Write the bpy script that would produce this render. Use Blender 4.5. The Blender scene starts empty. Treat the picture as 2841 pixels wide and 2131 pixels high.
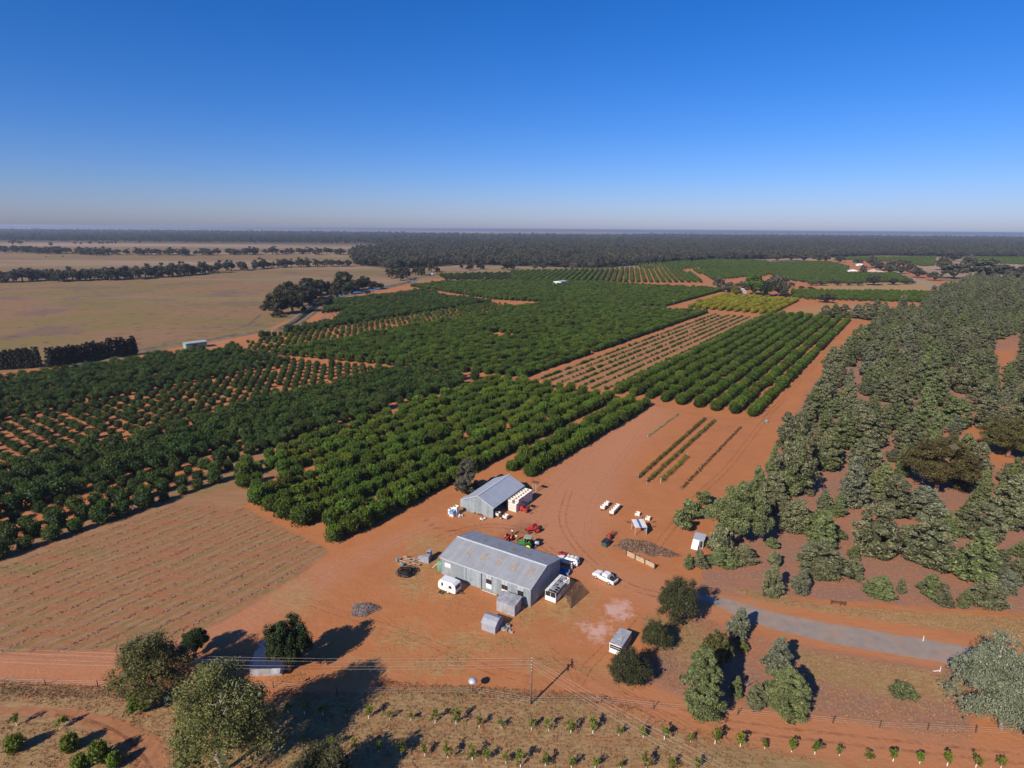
import bpy, bmesh, math, random
import numpy as np
from mathutils import Matrix, Vector

# ------------------------------------------------------------------ camera, sky, sun, exposure
scene = bpy.context.scene
C = scene.collection
CAM_H = 70.0                       # drone height over flat ground, metres
F_PX, PH_W, PH_H = 1632.0, 2841.0, 2131.0
PITCH = math.atan((PH_H/2 - 634.5)/F_PX)
ROLL = math.atan(21/2841)
cam = bpy.data.cameras.new('camera'); cam_o = bpy.data.objects.new('camera', cam); C.objects.link(cam_o)
cam.sensor_width = 36.0; cam.lens = F_PX/PH_W*36.0
cam.clip_start = 1.0; cam.clip_end = 90000.0
cam_o.matrix_world = Matrix.Translation((0, 0, CAM_H)) @ Matrix.Rotation(math.pi/2 - PITCH, 4, 'X') @ Matrix.Rotation(ROLL, 4, 'Z')
scene.camera = cam_o

SUN_EL, SHADOW_AZ = 33.0, 39.2     # elevation; azimuth the shadows point to, clockwise from +Y
world = bpy.data.worlds.new('World'); scene.world = world; world.use_nodes = True
wn = world.node_tree.nodes; wl = world.node_tree.links
sky = wn.new('ShaderNodeTexSky'); sky.sky_type = 'NISHITA'; sky.sun_disc = False
sky.sun_elevation = math.radians(SUN_EL); sky.sun_rotation = math.radians(SHADOW_AZ + 180)
sky.altitude = 200; sky.air_density = 1.0; sky.dust_density = 0.65; sky.ozone_density = 8.0
bg = wn['Background']; bg.inputs['Strength'].default_value = 0.076
hsv = wn.new('ShaderNodeHueSaturation'); hsv.inputs['Saturation'].default_value = 1.22; wl.new(sky.outputs[0], hsv.inputs['Color'])
tint = wn.new('ShaderNodeMixRGB'); tint.blend_type = 'MULTIPLY'; tint.inputs[0].default_value = 1.0; tint.inputs[2].default_value = (1.0, .89, 1.16, 1)
wl.new(hsv.outputs[0], tint.inputs[1]); wl.new(tint.outputs[0], bg.inputs[0])
sun = bpy.data.lights.new('sun', 'SUN'); sun.energy = 4.2; sun.angle = math.radians(0.53); sun.color = (1.0, 0.91, 0.77)
sun_o = bpy.data.objects.new('sun', sun); C.objects.link(sun_o)
_e, _a = math.radians(SUN_EL), math.radians(SHADOW_AZ)
sun_dir = Vector((math.sin(_a)*math.cos(_e), math.cos(_a)*math.cos(_e), -math.sin(_e)))
sun_o.rotation_euler = sun_dir.to_track_quat('-Z', 'Y').to_euler()
sun_o.location = (-60, -60, 120)
scene.view_settings.view_transform = 'Standard'; scene.view_settings.look = 'None'
scene.view_settings.gamma = 1.0; scene.view_settings.exposure = 0.5
scene.render.engine = 'CYCLES'
scene.cycles.max_bounces = 5; scene.cycles.diffuse_bounces = 3; scene.cycles.glossy_bounces = 2
scene.cycles.transmission_bounces = 3; scene.cycles.transparent_max_bounces = 6; scene.cycles.volume_bounces = 0

# ------------------------------------------------------------------ survey: photo measurement -> ground metres
def G(u, v, z=0.0):
    """ground point (x, y) seen at photo pixel (u, v), on the level z"""
    du, dv = u - PH_W/2, v - PH_H/2
    c, s = math.cos(ROLL), math.sin(ROLL)
    a, b = du*c + dv*s, -du*s + dv*c
    dx, up = a/F_PX, -b/F_PX
    dy = math.cos(PITCH) + up*math.sin(PITCH); dz = -math.sin(PITCH) + up*math.cos(PITCH)
    t = (z - CAM_H)/dz
    return np.array((dx*t, dy*t))
def Dp(x, y): return G(x*1.28436, y*1.28436)
def Zp(x0, y0, w): return lambda x, y: G(x0 + x*w/2212, y0 + y*w/2212)
def height_at(p, v):
    """height of a plumb thing standing at ground p whose top is seen on photo row v"""
    lo, hi = 0.0, 60.0
    for _ in range(40):
        m = (lo + hi)/2
        y, z = p[1], m - CAM_H
        fw = y*math.cos(PITCH) - z*math.sin(PITCH); up = y*math.sin(PITCH) + z*math.cos(PITCH)
        a, b = F_PX*p[0]/fw, -F_PX*up/fw
        vv = PH_H/2 + a*math.sin(ROLL) + b*math.cos(ROLL)
        if vv > v: lo = m
        else: hi = m
    return lo
def depth_of(p): return p[1]*math.cos(PITCH) + CAM_H*math.sin(PITCH)
U = np.array((.572, .820)); V = np.array((-.820, .572))      # orchard row direction and its normal
def ST(s, t): return U*s + V*t
K710 = 710/2212
zP = Zp(1080, 1280, 700); zA = Zp(1150, 1440, 300); zB = Zp(1380, 1300, 300); zC = Zp(1500, 1500, 300)
zD = Zp(1100, 1480, 200); zE = Zp(1230, 1280, 300); zF = Zp(1630, 1680, 200); zQ = Zp(1600, 1300, 400)
zTL = Zp(0, 600, 710); zTM = Zp(710, 600, 710); zTN = Zp(1420, 600, 710); zTR = Zp(2130, 600, 711)
zBL = Zp(0, 1600, 710); zBM = Zp(710, 1600, 710); zBN = Zp(1420, 1600, 710); zBR = Zp(2130, 1600, 711)
zML = Zp(0, 1100, 710); zMM = Zp(600, 1000, 710); zMN = Zp(1600, 1050, 710); zMR = Zp(2130, 1100, 711)

# ------------------------------------------------------------------ materials
MATS = {}
def _nodes(name):
    m = bpy.data.materials.new(name); m.use_nodes = True
    n, l = m.node_tree.nodes, m.node_tree.links
    return m, n, l, n['Principled BSDF']
def rgb(*c): return (*c, 1.0)
def mat(name, col, rough=.75, var=.18, scale=2.0, metal=0.0, rust=None, rust_amt=.35, streak=False, rnd=0.0, spec=.3, coat=0.0):
    """painted / worn surface: base colour broken by noise, optional rust or dust patches, optional per-object tone"""
    if name in MATS: return MATS[name]
    m, n, l, p = _nodes(name)
    tc = n.new('ShaderNodeTexCoord'); mp = n.new('ShaderNodeMapping'); l.new(tc.outputs['Object'], mp.inputs[0])
    if streak: mp.inputs['Scale'].default_value = (1, 1, .12)
    nz = n.new('ShaderNodeTexNoise'); nz.inputs['Scale'].default_value = scale; nz.inputs['Detail'].default_value = 6; l.new(mp.outputs[0], nz.inputs[0])
    rp = n.new('ShaderNodeValToRGB'); l.new(nz.outputs[0], rp.inputs[0])
    rp.color_ramp.elements[0].position = .3; rp.color_ramp.elements[1].position = .7
    rp.color_ramp.elements[0].color = rgb(*[c*(1-var) for c in col]); rp.color_ramp.elements[1].color = rgb(*[min(1, c*(1+var)) for c in col])
    out = rp.outputs[0]
    if rust:
        n2 = n.new('ShaderNodeTexNoise'); n2.inputs['Scale'].default_value = scale*.6; n2.inputs['Detail'].default_value = 8; l.new(tc.outputs['Object'], n2.inputs[0])
        r2 = n.new('ShaderNodeValToRGB'); l.new(n2.outputs[0], r2.inputs[0])
        r2.color_ramp.elements[0].position = .48; r2.color_ramp.elements[1].position = .7
        mu = n.new('ShaderNodeMath'); mu.operation = 'MULTIPLY'; mu.inputs[1].default_value = rust_amt; l.new(r2.outputs[0], mu.inputs[0])
        mx = n.new('ShaderNodeMixRGB'); l.new(mu.outputs[0], mx.inputs[0]); l.new(out, mx.inputs[1]); mx.inputs[2].default_value = rgb(*rust)
        out = mx.outputs[0]
    if rnd:
        oi = n.new('ShaderNodeObjectInfo'); mr = n.new('ShaderNodeMapRange'); mr.inputs[3].default_value = 1-rnd; mr.inputs[4].default_value = 1+rnd; l.new(oi.outputs['Random'], mr.inputs[0])
        hs = n.new('ShaderNodeHueSaturation'); l.new(mr.outputs[0], hs.inputs['Value']); l.new(out, hs.inputs['Color']); out = hs.outputs[0]
    l.new(out, p.inputs['Base Color'])
    p.inputs['Roughness'].default_value = rough; p.inputs['Metallic'].default_value = metal; p.inputs['Specular IOR Level'].default_value = spec
    p.inputs['Coat Weight'].default_value = coat
    MATS[name] = m; return m
def leaf_mat(name, dark, light, trans=.25, rnd=.22, hue=.02):
    if name in MATS: return MATS[name]
    m, n, l, p = _nodes(name); n.remove(p)
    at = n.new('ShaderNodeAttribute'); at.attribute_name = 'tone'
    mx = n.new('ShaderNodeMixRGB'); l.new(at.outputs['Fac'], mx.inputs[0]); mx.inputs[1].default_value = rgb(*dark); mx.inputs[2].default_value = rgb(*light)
    oi = n.new('ShaderNodeObjectInfo')
    mr = n.new('ShaderNodeMapRange'); mr.inputs[3].default_value = 1-rnd; mr.inputs[4].default_value = 1+rnd; l.new(oi.outputs['Random'], mr.inputs[0])
    m2 = n.new('ShaderNodeMath'); m2.operation = 'MULTIPLY'; m2.inputs[1].default_value = 7.31; l.new(oi.outputs['Random'], m2.inputs[0])
    fr = n.new('ShaderNodeMath'); fr.operation = 'FRACT'; l.new(m2.outputs[0], fr.inputs[0])
    mh = n.new('ShaderNodeMapRange'); mh.inputs[3].default_value = .5-hue; mh.inputs[4].default_value = .5+hue; l.new(fr.outputs[0], mh.inputs[0])
    hs = n.new('ShaderNodeHueSaturation'); l.new(mr.outputs[0], hs.inputs['Value']); l.new(mh.outputs[0], hs.inputs['Hue']); l.new(mx.outputs[0], hs.inputs['Color'])
    d = n.new('ShaderNodeBsdfPrincipled'); d.inputs['Roughness'].default_value = .55; d.inputs['Specular IOR Level'].default_value = .25; l.new(hs.outputs[0], d.inputs['Base Color'])
    t = n.new('ShaderNodeBsdfTranslucent'); l.new(hs.outputs[0], t.inputs[0])
    ms = n.new('ShaderNodeMixShader'); ms.inputs[0].default_value = trans; l.new(d.outputs[0], ms.inputs[1]); l.new(t.outputs[0], ms.inputs[2])
    l.new(ms.outputs[0], n['Material Output'].inputs[0])
    MATS[name] = m; return m
def glass_mat(name, col=(.02, .025, .03)):
    if name in MATS: return MATS[name]
    m, n, l, p = _nodes(name)
    p.inputs['Base Color'].default_value = rgb(*col); p.inputs['Roughness'].default_value = .08; p.inputs['Specular IOR Level'].default_value = .6
    MATS[name] = m; return m

# ------------------------------------------------------------------ mesh building
class MB:
    def __init__(s): s.v = []; s.f = []
    def add(s, vs, fs):
        b = len(s.v); s.v += [tuple(map(float, q)) for q in vs]; s.f += [tuple(b+i for i in q) for q in fs]; return s
    def box(s, x0, x1, y0, y1, z0, z1):
        return s.add([(x0,y0,z0),(x1,y0,z0),(x1,y1,z0),(x0,y1,z0),(x0,y0,z1),(x1,y0,z1),(x1,y1,z1),(x0,y1,z1)],
                     [(3,2,1,0),(4,5,6,7),(0,1,5,4),(1,2,6,5),(2,3,7,6),(3,0,4,7)])
    def hexa(s, bottom, top): return s.add(list(bottom)+list(top), [(3,2,1,0),(4,5,6,7),(0,1,5,4),(1,2,6,5),(2,3,7,6),(3,0,4,7)])
    def bar(s, p0, p1, w, h=None):
        """square bar from p0 to p1"""
        p0, p1 = Vector(p0), Vector(p1); h = h or w
        d = (p1-p0).normalized(); a = d.cross(Vector((0,0,1)))
        if a.length < .01: a = Vector((1,0,0))
        a.normalize(); b = a.cross(d).normalized(); a = a*w/2; b = b*h/2
        return s.hexa([p0-a-b, p0+a-b, p0+a+b, p0-a+b], [p1-a-b, p1+a-b, p1+a+b, p1-a+b])
    def tube(s, pts, rad, n=8, caps=True):
        pts = [Vector(p) for p in pts]; rad = rad if hasattr(rad, '__len__') else [rad]*len(pts)
        rings = []; pa = None
        for i, p in enumerate(pts):
            d = (pts[min(i+1, len(pts)-1)] - pts[max(i-1, 0)]).normalized()
            a = d.cross(Vector((0,0,1))) if pa is None else pa - d*pa.dot(d)
            if a.length < .05: a = d.cross(Vector((1,0,0)))
            a.normalize(); pa = a; b = d.cross(a)
            rings.append([p + (a*math.cos(2*math.pi*k/n) + b*math.sin(2*math.pi*k/n))*rad[i] for k in range(n)])
        vs = [q for r in rings for q in r]; fs = []
        for i in range(len(pts)-1):
            for k in range(n): fs.append((i*n+k, i*n+(k+1)%n, (i+1)*n+(k+1)%n, (i+1)*n+k))
        if caps: fs += [tuple(range(n-1, -1, -1)), tuple((len(pts)-1)*n+k for k in range(n))]
        return s.add(vs, fs)
    def lathe(s, prof, n=16, cx=0, cy=0):
        vs = [(cx+r*math.cos(2*math.pi*k/n), cy+r*math.sin(2*math.pi*k/n), z) for r, z in prof for k in range(n)]
        fs = [(i*n+k, i*n+(k+1)%n, (i+1)*n+(k+1)%n, (i+1)*n+k) for i in range(len(prof)-1) for k in range(n)]
        fs += [tuple(range(n-1, -1, -1)), tuple((len(prof)-1)*n+k for k in range(n))]
        return s.add(vs, fs)
    def loft(s, rings):
        n = len(rings[0]); vs = [q for r in rings for q in r]
        fs = [(i*n+k, i*n+(k+1)%n, (i+1)*n+(k+1)%n, (i+1)*n+k) for i in range(len(rings)-1) for k in range(n)]
        fs += [tuple(range(n-1, -1, -1)), tuple((len(rings)-1)*n+k for k in range(n))]
        return s.add(vs, fs)
    def quad(s, a, b, c, d): return s.add([a, b, c, d], [(0,1,2,3)])
    def mesh(s, name, m, smooth=False, bevel=0):
        me = bpy.data.meshes.new(name); me.from_pydata(s.v, [], s.f)
        if bevel or True:
            bm = bmesh.new(); bm.from_mesh(me)
            if bevel: bmesh.ops.bevel(bm, geom=[e for e in bm.edges], offset=bevel, segments=1, affect='EDGES', clamp_overlap=True)
            bmesh.ops.recalc_face_normals(bm, faces=bm.faces); bm.to_mesh(me); bm.free()
        if m: me.materials.append(m)
        if smooth: me.polygons.foreach_set('use_smooth', [True]*len(me.polygons))
        return me
    def build(s, name, m, parent=None, smooth=False, bevel=0): return link(name, s.mesh(name, m, smooth, bevel), parent)
def link(name, data, parent=None):
    o = bpy.data.objects.new(name, data); C.objects.link(o)
    if parent: o.parent = parent
    return o
def tag(o, label=None, cat=None, group=None, kind=None):
    if label: o['label'] = label
    if cat: o['category'] = cat
    if group: o['group'] = group
    if kind: o['kind'] = kind
    return o
def thing(name, label, cat, loc=(0,0,0), rz=0.0, group=None):
    o = link(name, None); o.empty_display_size = .5
    o.location = (loc[0], loc[1], loc[2] if len(loc) > 2 else 0.0); o.rotation_euler = (0, 0, rz)
    return tag(o, label, cat, group)
def copy_tree(o, parent=None):
    c = o.copy(); C.objects.link(c); c.parent = parent
    for ch in list(o.children): copy_tree(ch, c)
    return c

# ------------------------------------------------------------------ 2-D zone helpers
def inside(P, poly):
    x, y = P[:, 0], P[:, 1]; r = np.zeros(len(P), bool); n = len(poly)
    for i in range(n):
        (x0, y0), (x1, y1) = poly[i], poly[(i+1) % n]
        if y0 == y1: continue
        c = ((y0 > y) != (y1 > y)); r ^= c & (x < (x1-x0)*(y-y0)/(y1-y0) + x0)
    return r
def segdist(P, pts, closed=False):
    d = np.full(len(P), 1e9); n = len(pts)
    for i in range(n if closed else n-1):
        a, b = np.array(pts[i]), np.array(pts[(i+1) % n]); ab = b-a
        t = np.clip(((P-a)@ab)/max(ab@ab, 1e-9), 0, 1)
        d = np.minimum(d, np.hypot(*(P - a - t[:, None]*ab).T))
    return d
def weight(P, poly, soft):
    poly = [tuple(p) for p in poly]
    sd = segdist(P, poly, True); sd = np.where(inside(P, poly), sd, -sd)
    soft = np.maximum(soft, 1e-3); q = np.clip(sd/soft*.5+.5, 0, 1)
    return q*q*(3-2*q)
def band(P, line, half, soft):
    q = np.clip((half - segdist(P, line))/soft*.5+.5, 0, 1); return q*q*(3-2*q)
def dpoly(*pts): return [tuple(Dp(*p)) for p in pts]

# ================================================================== THE SETTING
rng = np.random.default_rng(7)
def axis(parts, grow, end):
    out = []
    for a, b, st in parts: out += list(np.arange(a, b, st))
    x, d = parts[-1][1], parts[-1][2]
    while x < end: out.append(x); d *= grow; x += d
    return out + [end]
_h = axis([(0, 126, 1.5), (126, 300, 3.5), (300, 900, 10)], 1.13, 60000)
gx = np.array([-q for q in _h[:0:-1]] + _h)
gy = np.array([-4000, -900, -200, -60, 0, 25] + axis([(40, 220, 1.3), (220, 420, 2.2), (420, 900, 6)], 1.07, 60000))
GX, GY = np.meshgrid(gx, gy); GP = np.stack([GX.ravel(), GY.ravel()], 1)
rngd = np.maximum(np.hypot(GP[:, 0], GP[:, 1]), 60)
soft = rngd*.012
def w(poly, k=1.0): return weight(GP, poly, soft*k)
farm = w(dpoly((-600,900),(-60,818),(0,806),(300,768),(400,746),(480,733),(560,718),(650,680),(740,645),(830,624),(960,600),(1010,592),(1300,583),(1600,566),(1800,560),(1960,558),(2010,600),(2110,622),(2300,640),(2800,700),(3200,1900),(-900,1900)))
litter = w(dpoly((1500,1290),(1560,1110),(1640,1040),(1700,930),(1750,840),(1880,705),(2000,655),(2212,632),(2800,600),(3000,1500),(2212,1325),(1700,1290)), 1.6)
litter = np.maximum(litter, .85*w(dpoly((1410,1420),(1500,1330),(1700,1390),(2090,1450),(2110,1640),(1850,1560),(1480,1520),(1380,1470)), 1.5))
redpatch = np.zeros(len(GP))
for p in [dpoly((2040,860),(2080,850),(2120,930),(2212,1000),(2190,1050),(2090,960)), dpoly((1905,1000),(1935,1000),(1930,1040),(1905,1050)), dpoly((2140,760),(2200,740),(2205,800),(2160,830)), dpoly((1890,1130),(1920,1125),(1925,1180),(1895,1180))]:
    redpatch = np.maximum(redpatch, .8*w(p, 1.6))
field = w(dpoly((-500,1330),(0,1222),(380,1085),(530,1098),(715,1190),(640,1250),(470,1350),(330,1400),(0,1412),(-500,1440)), 1.2)
strip = w(dpoly((-500,1300),(0,1180),(370,1050),(560,960),(640,985),(530,1095),(380,1088),(0,1228),(-500,1340)), 1.2)
grass = w(dpoly((-500,1470),(0,1478),(330,1492),(560,1520),(800,1492),(1000,1488),(1290,1508),(1380,1530),(1560,1585),(1800,1650),(1700,1900),(-900,1900)), 1.0)
grass = np.maximum(grass, .55*w(dpoly((1500,1560),(1900,1640),(2212,1700),(2300,1900),(1400,1900)), 1.5))
verge = np.maximum(w(dpoly((1560,1262),(1800,1310),(2212,1335),(2500,1340),(2500,1400),(2212,1385),(1900,1342),(1640,1300)), 1.0),
                   w(dpoly((1690,1395),(1830,1420),(2085,1460),(2100,1520),(1950,1510),(1760,1470)), 1.2)*.8)
verge = np.maximum(verge, .75*w(dpoly((1380,1330),(1480,1330),(1560,1400),(1480,1440),(1420,1400)), 1.2))
dry = np.zeros(len(GP))
for c in [(890,1255,45,40),(930,1210,40,25),(960,1280,30,20),(1010,1390,70,30),(1100,1390,60,14),(1220,1310,50,40),(940,1440,70,25),(880,1380,60,30),(640,1290,50,35),(990,1420,40,20),(1135,1330,35,25),(1250,1290,40,25),(1170,1430,50,20),(1180,1270,30,18),(800,1440,40,16),(1290,1445,40,12),(1030,1100,50,14),(925,1175,50,22)]:
    q = dpoly(*[(c[0]+c[2]*math.cos(a), c[1]+c[3]*math.sin(a)) for a in np.linspace(0, 6.28, 10)[:-1]])
    dry = np.maximum(dry, .72*weight(GP, q, 6.0))
green = np.zeros(len(GP))
for c in [(410,1062,55,9),(520,1030,30,10),(470,1050,40,8),(60,1230,70,9),(180,1190,60,8),(560,1012,40,9),(1000,1500,45,10),(20,1490,40,14),(60,1350,30,6),(300,1360,60,6)]:
    q = dpoly(*[(c[0]+c[2]*math.cos(a), c[1]+c[3]*math.sin(a)) for a in np.linspace(0, 6.28, 10)[:-1]])
    green = np.maximum(green, .75*weight(GP, q, 3.0))
pale = .75*w(dpoly((1030,1120),(1140,1085),(1190,1010),(1300,930),(1400,868),(1450,885),(1360,990),(1320,1090),(1290,1170),(1220,1215),(1150,1180),(1060,1140)), 3)
pale = np.maximum(pale, .6*band(GP, [Dp(*p) for p in [(700,1240),(560,1330),(380,1400),(200,1425),(-100,1445)]], 5.0, 4.0))
pale = np.maximum(pale, .55*band(GP, [Dp(*p) for p in [(1250,1215),(1340,1255),(1440,1300),(1540,1310)]], 5.0, 4.0))
pale = np.maximum(pale, .5*band(GP, [Dp(*p) for p in [(930,1130),(830,1180),(700,1250)]], 3.0, 3.0))
salt = np.zeros(len(GP))
for c in [(1292,1365,30,22),(1335,1318,32,24),(1262,1352,14,10),(1040,1238,0,0)]:
    if c[2]:
        q = dpoly(*[(c[0]+c[2]*math.cos(a), c[1]+c[3]*math.sin(a)) for a in np.linspace(0, 6.28, 10)[:-1]])
        salt = np.maximum(salt, .8*weight(GP, q, 2.5))
mud = .7*band(GP, [Dp(*p) for p in [(918,1122),(935,1138),(965,1145),(1000,1150),(1040,1175)]], .55, .5)
mud = np.maximum(mud, .55*w(dpoly((1060,1165),(1130,1120),(1170,1140),(1090,1190)), 2.0))
mud = np.maximum(mud, .5*band(GP, [Dp(*p) for p in [(0,1538),(120,1545),(200,1570),(260,1610),(320,1670)]], .7, .6))
tracks = band(GP, [Dp(*p) for p in [(-60,1532),(0,1536),(130,1546),(200,1560)]], .35, .35)*0
tracks = np.maximum(tracks, 0*w(dpoly((150,1538),(200,1536),(262,1556),(325,1596),(362,1636),(375,1665),(390,1700),(340,1700),(325,1659),(300,1626),(250,1583),(187,1556)), .5))
tracks = np.maximum(tracks, band(GP, [Dp(*p) for p in [(1330,1495),(1560,1560),(1850,1598),(2212,1640),(2500,1660)]], 3.6, 2.0)*.9)
tracks = np.maximum(tracks, w(dpoly((400,748),(490,735),(560,755),(620,770),(600,782),(490,765)), .6))
shoulder = band(GP, [Dp(*p) for p in [(1420,1262),(1530,1298),(1640,1330),(1800,1368),(2000,1402),(2212,1442),(2600,1500)]], 4.2, 1.6)
# far land: woodland floors and pale open country
y, x = GP[:, 1], GP[:, 0]
wood = w(dpoly((765,571),(850,583),(1000,572),(1150,576),(1290,580),(1400,571),(1560,562),(1800,556),(1900,552),(2212,557),(3200,560),(3200,522),(840,522),(830,536),(755,548)), .4)
wood = np.maximum(wood, weight(GP, [(-16000,2560),(16000,2560),(30000,9000),(-30000,9000)], 300.0)*.95)
ochre = w(dpoly((1760,618),(2000,604),(2110,640),(1800,640)), .5)
ochre = np.maximum(ochre, w(dpoly((1690,670),(1790,655),(2000,668),(1870,690),(1660,700)), .5)*.6)

za = np.stack([farm, litter*(1-redpatch), field, np.maximum(grass*(1-tracks), verge)], 1)
zb = np.stack([np.maximum(dry, ochre*.9), np.maximum(green, 0), np.maximum(np.maximum(pale, tracks*.35), shoulder*.35), salt], 1)
youngz = w([tuple(ST(*q)) for q in ((232,109),(232,150),(517,150),(517,109))], .4)
zc = np.stack([mud, wood, np.maximum(strip, .6*youngz), np.maximum(tracks, shoulder)], 1)
me = bpy.data.meshes.new('ground')
nx, ny = len(gx), len(gy)
vv = np.zeros((nx*ny, 3)); vv[:, :2] = GP
ii = (np.arange(ny-1)[:, None]*nx + np.arange(nx-1)[None, :]).ravel()
ff = np.stack([ii, ii+1, ii+nx+1, ii+nx], 1)
def fast_mesh(me, verts, quads):
    me.vertices.add(len(verts)); me.vertices.foreach_set('co', np.ascontiguousarray(verts, np.float32).ravel())
    me.loops.add(quads.size); me.loops.foreach_set('vertex_index', np.ascontiguousarray(quads, np.int32).ravel())
    me.polygons.add(len(quads)); me.polygons.foreach_set('loop_start', np.arange(len(quads), dtype=np.int32)*quads.shape[1])
    me.update(calc_edges=True); me.validate()
fast_mesh(me, vv, ff)
for nm, arr in (('za', za), ('zb', zb), ('zc', zc)):
    a = me.color_attributes.new(nm, 'FLOAT_COLOR', 'POINT'); a.data.foreach_set('color', arr.astype(np.float32).ravel())

def ground_material():
    m, n, l, p = _nodes('ground_soil_and_grass')
    geo = n.new('ShaderNodeNewGeometry')
    def mapped(sc, rot=0.0):
        q = n.new('ShaderNodeMapping'); q.inputs['Scale'].default_value = sc; q.inputs['Rotation'].default_value = (0, 0, rot); l.new(geo.outputs['Position'], q.inputs[0]); return q.outputs[0]
    def noise(scale, det=6, vec=None, rough=.6):
        q = n.new('ShaderNodeTexNoise'); q.inputs['Scale'].default_value = scale; q.inputs['Detail'].default_value = det; q.inputs['Roughness'].default_value = rough
        l.new(vec if vec is not None else geo.outputs['Position'], q.inputs[0]); return q.outputs['Fac']
    def math_(op, a, b=None, clamp=False):
        q = n.new('ShaderNodeMath'); q.operation = op; q.use_clamp = clamp
        for i, s in enumerate((a, b)):
            if s is None: continue
            if isinstance(s, (int, float)): q.inputs[i].default_value = s
            else: l.new(s, q.inputs[i])
        return q.outputs[0]
    def rng_(v, a, b, c=0.0, d=1.0):
        q = n.new('ShaderNodeMapRange'); q.clamp = True
        for i, s in enumerate((v, a, b, c, d)):
            if isinstance(s, (int, float)): q.inputs[i].default_value = s
            else: l.new(s, q.inputs[i])
        return q.outputs[0]
    def mix(f, a, b):
        q = n.new('ShaderNodeMixRGB')
        for i, s in enumerate((f, a, b)):
            if isinstance(s, tuple): q.inputs[i].default_value = (*s, 1.0)
            elif isinstance(s, (int, float)): q.inputs[i].default_value = s
            else: l.new(s, q.inputs[i])
        return q.outputs[0]
    def zone(nm):
        q = n.new('ShaderNodeAttribute'); q.attribute_name = nm; sp = n.new('ShaderNodeSeparateColor'); l.new(q.outputs['Color'], sp.inputs[0])
        return sp.outputs[0], sp.outputs[1], sp.outputs[2], q.outputs['Alpha']
    farm, litter, field, grass = zone('za'); dry, green, pale, salt = zone('zb'); mud, wood, strip, track = zone('zc')
    n_fine = noise(1.6, 8); n_mid = noise(.22, 7); n_big = noise(.035, 6); n_grit = noise(6.0, 4)
    rag = noise(.55, 8, rough=.7)
    def edge(wt, k=.55, hard=.22):
        s = math_('ADD', wt, math_('MULTIPLY', math_('SUBTRACT', rag, .5), k*2)); return rng_(s, .5-hard, .5+hard)
    # open paddock: tan, olive and mauve patches drawn out by the wind
    pa = noise(1.0, 7, mapped((.010, .013, 1), .25)); pb = noise(1.0, 7, mapped((.016, .02, 1), -.1)); tuss = noise(1.0, 5, mapped((.11, .14, 1)))
    padd = mix(rng_(pa, .42, .56), (.255, .148, .072), (.205, .150, .050))
    padd = mix(math_('MULTIPLY', rng_(pb, .53, .62), .7), padd, (.165, .105, .088))
    padd = mix(math_('MULTIPLY', rng_(tuss, .56, .68), .75), padd, (.07, .042, .026))
    padd = mix(math_('MULTIPLY', rng_(n_fine, .4, .7), .18), padd, (.30, .19, .10))
    far = noise(1.0, 6, mapped((.00025, .0012, 1), .1))
    col = mix(math_('MULTIPLY', rng_(far, .46, .56), .7), padd, (.42, .29, .20))
    col = mix(math_('MULTIPLY', wood, .9), col, mix(rng_(n_mid, .4, .6), (.10, .075, .05), (.075, .07, .042)))
    # red farm soil
    red = mix(rng_(n_big, .38, .62), (.435, .166, .058), (.385, .150, .058))
    red = mix(math_('MULTIPLY', rng_(n_mid, .42, .66), .5), red, (.465, .190, .082))
    red = mix(math_('MULTIPLY', rng_(n_fine, .45, .75), .3), red, (.33, .125, .056))
    col = mix(edge(farm, .3), col, red)
    col = mix(math_('MULTIPLY', edge(pale, .35, .5), .8), col, mix(n_mid, (.475, .225, .125), (.415, .19, .108)))
    # stubble field and orchard floor: strips along the rows
    dt = n.new('ShaderNodeVectorMath'); dt.operation = 'DOT_PRODUCT'; l.new(geo.outputs['Position'], dt.inputs[0]); dt.inputs[1].default_value = (V[0], V[1], 0)
    wob = math_('MULTIPLY', math_('SUBTRACT', n_mid, .5), 2.6)
    ph = math_('MULTIPLY', math_('ADD', dt.outputs['Value'], wob), 2*math.pi/3.9)
    st = math_('SINE', ph); along = noise(1.0, 6, mapped((.10, .6, 1), math.radians(-55)))
    f1 = mix(rng_(along, .38, .62), (.315, .128, .058), (.325, .180, .082))
    f1 = mix(math_('MULTIPLY', rng_(st, .1, .9), rng_(along, .4, .55)), f1, (.215, .140, .055))
    f1 = mix(math_('MULTIPLY', math_('MULTIPLY', rng_(st, -.55, -.98), rng_(along, .38, .56)), .6), f1, (.20, .135, .095))
    f1 = mix(math_('MULTIPLY', rng_(n_fine, .5, .75), .4), f1, (.42, .27, .135))
    col = mix(edge(field, .35), col, f1)
    col = mix(math_('MULTIPLY', edge(strip, .35), .9), col, mix(rng_(along, .4, .6), (.29, .135, .07), (.30, .185, .09)))
    # forest litter
    li = mix(rng_(n_mid, .4, .6), (.31, .142, .082), (.26, .140, .096))
    li = mix(math_('MULTIPLY', rng_(n_big, .52, .64), .7), li, (.36, .145, .065))
    li = mix(math_('MULTIPLY', rng_(n_fine, .48, .7), .5), li, (.40, .27, .18))
    col = mix(edge(litter, .6), col, li)
    # dry grass
    gfib = noise(1.0, 7, mapped((.5, 2.2, 1), .6)); gclump = noise(.45, 6)
    dg = mix(rng_(gclump, .4, .6), (.33, .19, .088), (.37, .245, .11))
    dg = mix(rng_(gfib, .42, .68), dg, (.24, .130, .064))
    dg = mix(math_('MULTIPLY', rng_(n_big, .45, .6), .5), dg, (.255, .19, .075))
    dg = mix(math_('MULTIPLY', rng_(n_fine, .5, .75), .35), dg, (.40, .24, .125))
    gw = math_('MULTIPLY', edge(grass, .7, .35), rng_(gclump, .28, .45, .35, 1))
    col = mix(gw, col, dg)
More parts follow.
